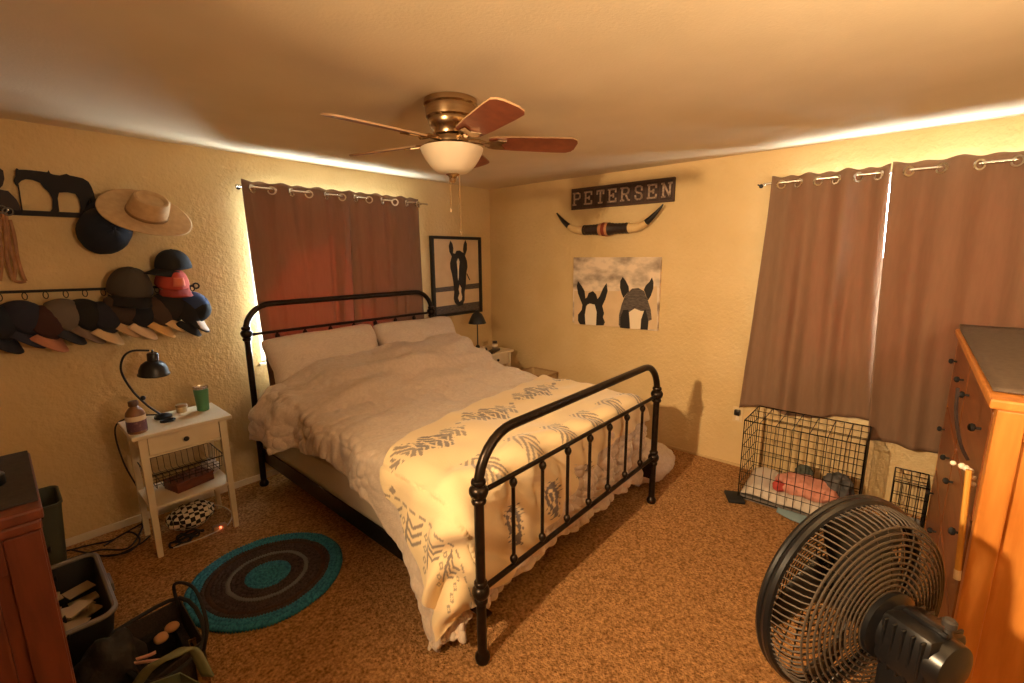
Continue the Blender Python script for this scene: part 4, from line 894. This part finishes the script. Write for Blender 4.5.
lump('red_toy', 'red cloth toy at the front of the crate bedding', 'toy', (-.43, -2.93, .135), (.03, .035, .035), M('toy_red', (186, 72, 62), .8), 4)
lump('grey_blanket', 'bunched dark grey blanket at the right end of the crate', 'blanket', (-.27, -3.22, .165), (.09, .08, .085), M('blanket_grey', (104, 100, 98), .95, col2=(70, 70, 70), nscale=20, bump=(50, .5, .01)), 7)
lump('dark_toy', 'dark green plush toy on top of the crate bedding', 'toy', (-.22, -3.03, .18), (.04, .05, .05), M('toy_dark', (70, 74, 62), .9), 9)
b = B(); rows = []
for i in range(11):
    row = []
    for j in range(25):
        x = -.505 - .085 * i / 10 * (0.4 + .6 * math.sin(PI * j / 24)); y = -2.95 - .36 * j / 24; row.append(V((x, y, .012 + .014 * (1 - i / 10) + .006 * nz(x * 20, y * 20, 1))))
    rows.append(row)
grid(b, rows); tag(obj('blue_towel', b, M('towel_blue', (128, 152, 160), .95, bump=(120, .4, .004)), smooth='all', solid=.006), 'pale blue towel poking out under the front of the large crate', 'towel')
b = B(); box(b, (-.52, -2.70, .012), (.14, .10, .02), Matrix.Rotation(.5, 3, 'Z'), .006); tag(obj('black_mat', b, blackmatte_m), 'small flat black mat at the left corner of the large crate', 'mat')
p = at(897, 480, 'x', -.34)
crate('small black wire crate between the large crate and the pine dresser', -.34, -.12, -3.475, -3.625, .32, 4, 4, 4)

# ------------------------------------------------------------------ pine dresser
dx0, dx1, dy0, dy1, dh = -1.815, -.27, -4.12, -3.62, 1.2
dr_ = thing('dresser', 'orange pine dresser with dark drawer fronts at the right edge of the photo', 'dresser', ((dx0 + dx1) / 2, (dy0 + dy1) / 2, 0))
b = B(); bx(b, dx0, dx1, dy0, dy1, dh - .028, dh, .006); obj('dresser_top', b, pine_m, dr_, smooth=False)
b = B(); bx(b, dx0 + .03, dx1 - .02, dy0 + .02, dy1 - .03, .07, dh - .028); obj('carcass', b, pine_m, dr_, smooth=False)
for y in (dy1 - .045, dy0 + .045):
    for x in (dx0 + .03, dx1 - .03):
        b = B(); bx(b, x - .025, x + .025, y - .028, y + .028, 0, dh - .028, .005); obj('corner_post', b, pine_m, dr_, smooth=False)
b = B(); bx(b, dx0 + .012, dx0 + .03, dy0 + .075, dy1 - .075, dh - .11, dh - .03, .004); bx(b, dx0 + .012, dx0 + .03, dy0 + .075, dy1 - .075, .07, .15, .004); obj('side_rail', b, pine_m, dr_, smooth=False)
for i in range(2):
    for j in range(3):
        a_ = dx0 + .06 + i * .72; z0 = .10 + j * .355; b = B(); bx(b, a_, a_ + .70, dy1 - .035, dy1 - .014, z0, z0 + .34, .006); dw = obj('drawer', b, drawer_m, dr_, smooth=False)
        for xx in (a_ + .13, a_ + .57):
            b = B(); lathe(b, [(.004, 0), (.004, .012), (.011, .015), (.013, .022), (.009, .029), (.002, .031)], (xx, dy1 - .014, z0 + .25), axis=(0, 1, 0), seg=14)
            obj('knob', b, blackmatte_m, dw)
b = B(); rows = []
for i in range(31):
    row = []
    for j in range(15):
        x = dx0 + .09 + (dx1 - dx0 - .10) * i / 30; y = dy1 - .012 + (dy0 - dy1 + .03) * j / 14; z = dh + .004 + (.018 * max(0, (i - 28) / 2)) + .0015 * nz(x * 8, y * 8, 2); row.append(V((x, y, z)))
    rows.append(row)
grid(b, rows); tag(obj('dresser_cloth', b, M('runner_grey_brown', (104, 88, 74), .9, col2=(92, 78, 66), nscale=50, bump=(180, .3, .002)), smooth='all', solid=.005, offset=1), 'grey brown cloth covering the top of the pine dresser', 'cloth')
# things hanging at the near corner of the drawers
sy = dy1 + .012
p0, p1 = at(969, 470, 'x', -1.77), at(957, 577, 'x', -1.80)
stk = thing('wooden_stick', 'yellow wooden stick with a white tip hanging beside the pine dresser front', 'stick', (p0 + p1) / 2)
b = B(); tube(b, [p0, p1], .0075, 8); obj('shaft', b, M('stick_yellow', (206, 152, 66), .5), stk)
b = B(); tube(b, [p1 + (p0 - p1) * .07, p1 - (p0 - p1) * .02], .0085, 8); obj('white_tip', b, pale, stk)
nk = thing('bead_strand', 'strand of white beads draped at the top of the yellow stick', 'beads', p0)
for k, (px, py) in enumerate(((953, 463), (962, 466), (966, 468), (970, 471), (973, 478), (973, 484))):
    b = B(); ball(b, at(px, py, 'x', -1.74), .0075 + .002 * (k in (1, 2, 3)), 10); obj('bead', b, M('bead_white', (236, 226, 206), .35), nk)
b = B(); tube(b, smooth_path([at(x, y, 'x', -1.72) for x, y in ((958, 388), (956, 410), (958, 432), (962, 448), (968, 460))], 6), .005, 6); tag(obj('dark_strap', b, leather_m), 'dark strap looped over the upper drawer knobs of the pine dresser', 'strap')

# ------------------------------------------------------------------ pedestal fan
C = V((-2.300, -3.388, .776)); n = V((.529, .848, -.014)).normalized()
pfan = thing('pedestal_fan', 'big black pedestal fan seen from behind in front of the pine dresser', 'fan', (C.x, C.y, 0))
X_, Y_, _ = frame(n)
def cpt(r, a, d): return C + n * d * .96 + (X_ * math.cos(a) + Y_ * math.sin(a)) * r * .96
def circ(r, d, N=64): return [cpt(r, 2 * PI * k / N, d) for k in range(N)]
fm = M('fan_black', (22, 21, 22), .3); gm_ = M('fan_grille', (74, 64, 54), .38)
b = B(); tube(b, circ(.25, .0), .011, 8, closed=True, flat=1); tube(b, circ(.252, .018), .008, 8, closed=True); obj('rim_band', b, fm, pfan)
b = B()
prof = [(.248, .0), (.246, -.035), (.238, -.062), (.228, -.074), (.20, -.082), (.15, -.088), (.10, -.092), (.062, -.094)]
for k in range(96):
    a = 2 * PI * k / 96; tube(b, [cpt(r, a + .10 * i * .18, d) for i, (r, d) in enumerate(prof[:4])], .0021, 4)
for k in range(32):
    a = 2 * PI * k / 32; tube(b, [cpt(r, a + .03 * i, d) for i, (r, d) in enumerate(prof[3:])], .0015, 4)
for i in range(13):
    r = .228 - i * .0135; d = np.interp(-r, [-.228, -.20, -.15, -.10, -.05], [-.074, -.082, -.088, -.092, -.094]); tube(b, circ(r, float(d) - .0015, 60), .0026, 5, closed=True)
obj('rear_grille', b, gm_, pfan)
b = B()
for i in range(15):
    r = .245 - i * .0135; tube(b, circ(r, .025 + .05 * (1 - (r / .25) ** 2), 56), .0018, 4, closed=True)
for k in range(24):
    a = 2 * PI * k / 24; tube(b, [cpt(r, a, .025 + .05 * (1 - (r / .25) ** 2)) for r in (.248, .2, .15, .1, .05, .03)], .0018, 4)
lathe(b, [(.05, .074), (.05, .078), (.03, .082), (0, .083)], C, n, 24); obj('front_grille', b, gm_, pfan)
b = B(); lathe(b, [(.03, -.05), (.045, -.04), (.048, .03), (.03, .05), (0, .055)], C, n, 24); obj('blade_hub', b, fm, pfan)
for k in range(4):
    rows = []
    for i in range(13):
        r = .04 + .18 * i / 12; row = []
        for j in range(9):
            t = -1 + 2 * j / 8; sp = .62 * (.55 + .45 * i / 12); a = 2 * PI * k / 4 + t * sp * (1 - .12 * (i / 12) ** 4) + .25 * i / 12; row.append(cpt(r * (1 - .05 * t * t * (i / 12)), a, -.028 * t))
        rows.append(row)
    b = B(); grid(b, rows); obj('fan_blade', b, M('fan_blade_dark', (44, 40, 36), .35), pfan, smooth='all', solid=.003)
b = B(); lathe(b, [(.074, -.090), (.078, -.094), (.078, -.104), (.064, -.110), (.060, -.112), (.058, -.20), (.052, -.222), (.03, -.23), (0, -.231)], C, n, 32); obj('motor_housing', b, fm, pfan)
b = B(); up = V((0, 0, 1)); sd = n.cross(up).normalized()
mr = Matrix((sd, n, up)).transposed()
box(b, C - n * .158, (.118, .10, .118), mr @ Matrix.Rotation(.12, 3, 'Y'), .018)
for k in range(5): box(b, C - n * (.125 + .017 * k), (.124, .006, .110), mr, .003)
box(b, C - n * .165 + up * .064, (.022, .08, .014), mr, .004); obj('motor_cover', b, fm, pfan)
b = B(); lathe(b, [(.006, 0), (.007, .02), (.012, .024), (.012, .036), (.008, .04)], C - n * .20 + up * .06, (0, 0, 1), 14); obj('oscillation_knob', b, M('knob_grey', (58, 54, 52), .35), pfan)
bc = C - n * .15
b = B(); box(b, bc - up * .10, (.07, .09, .11), Matrix((sd, n, up)).transposed(), .012); lathe(b, [(.02, -.02), (.024, -.018), (.024, .018), (.02, .02)], bc - up * .085 + sd * .05, sd, 16); obj('tilt_bracket', b, fm, pfan)
b = B(); tube(b, [V((bc.x, bc.y, bc.z - .13)), V((bc.x, bc.y, .03))], .0135, 14); lathe(b, [(.02, 0), (.024, .005), (.024, .05), (.016, .06)], (bc.x, bc.y, .38), seg=18); obj('pole', b, fm, pfan)
b = B(); lathe(b, [(.20, 0), (.205, .006), (.20, .018), (.12, .034), (.04, .05), (.018, .07)], (bc.x, bc.y, 0), seg=40); obj('base', b, fm, pfan)
b = B(); tube(b, smooth_path([bc - n * .05 - up * .03, bc - n * .10 - up * .12, bc - n * .06 - up * .30, bc - n * .05 - up * .5, V((bc.x, bc.y - .10, .05)), V((bc.x + .1, bc.y - .18, .045))], 8), .0035, 6); obj('power_cord', b, blackmatte_m, pfan)
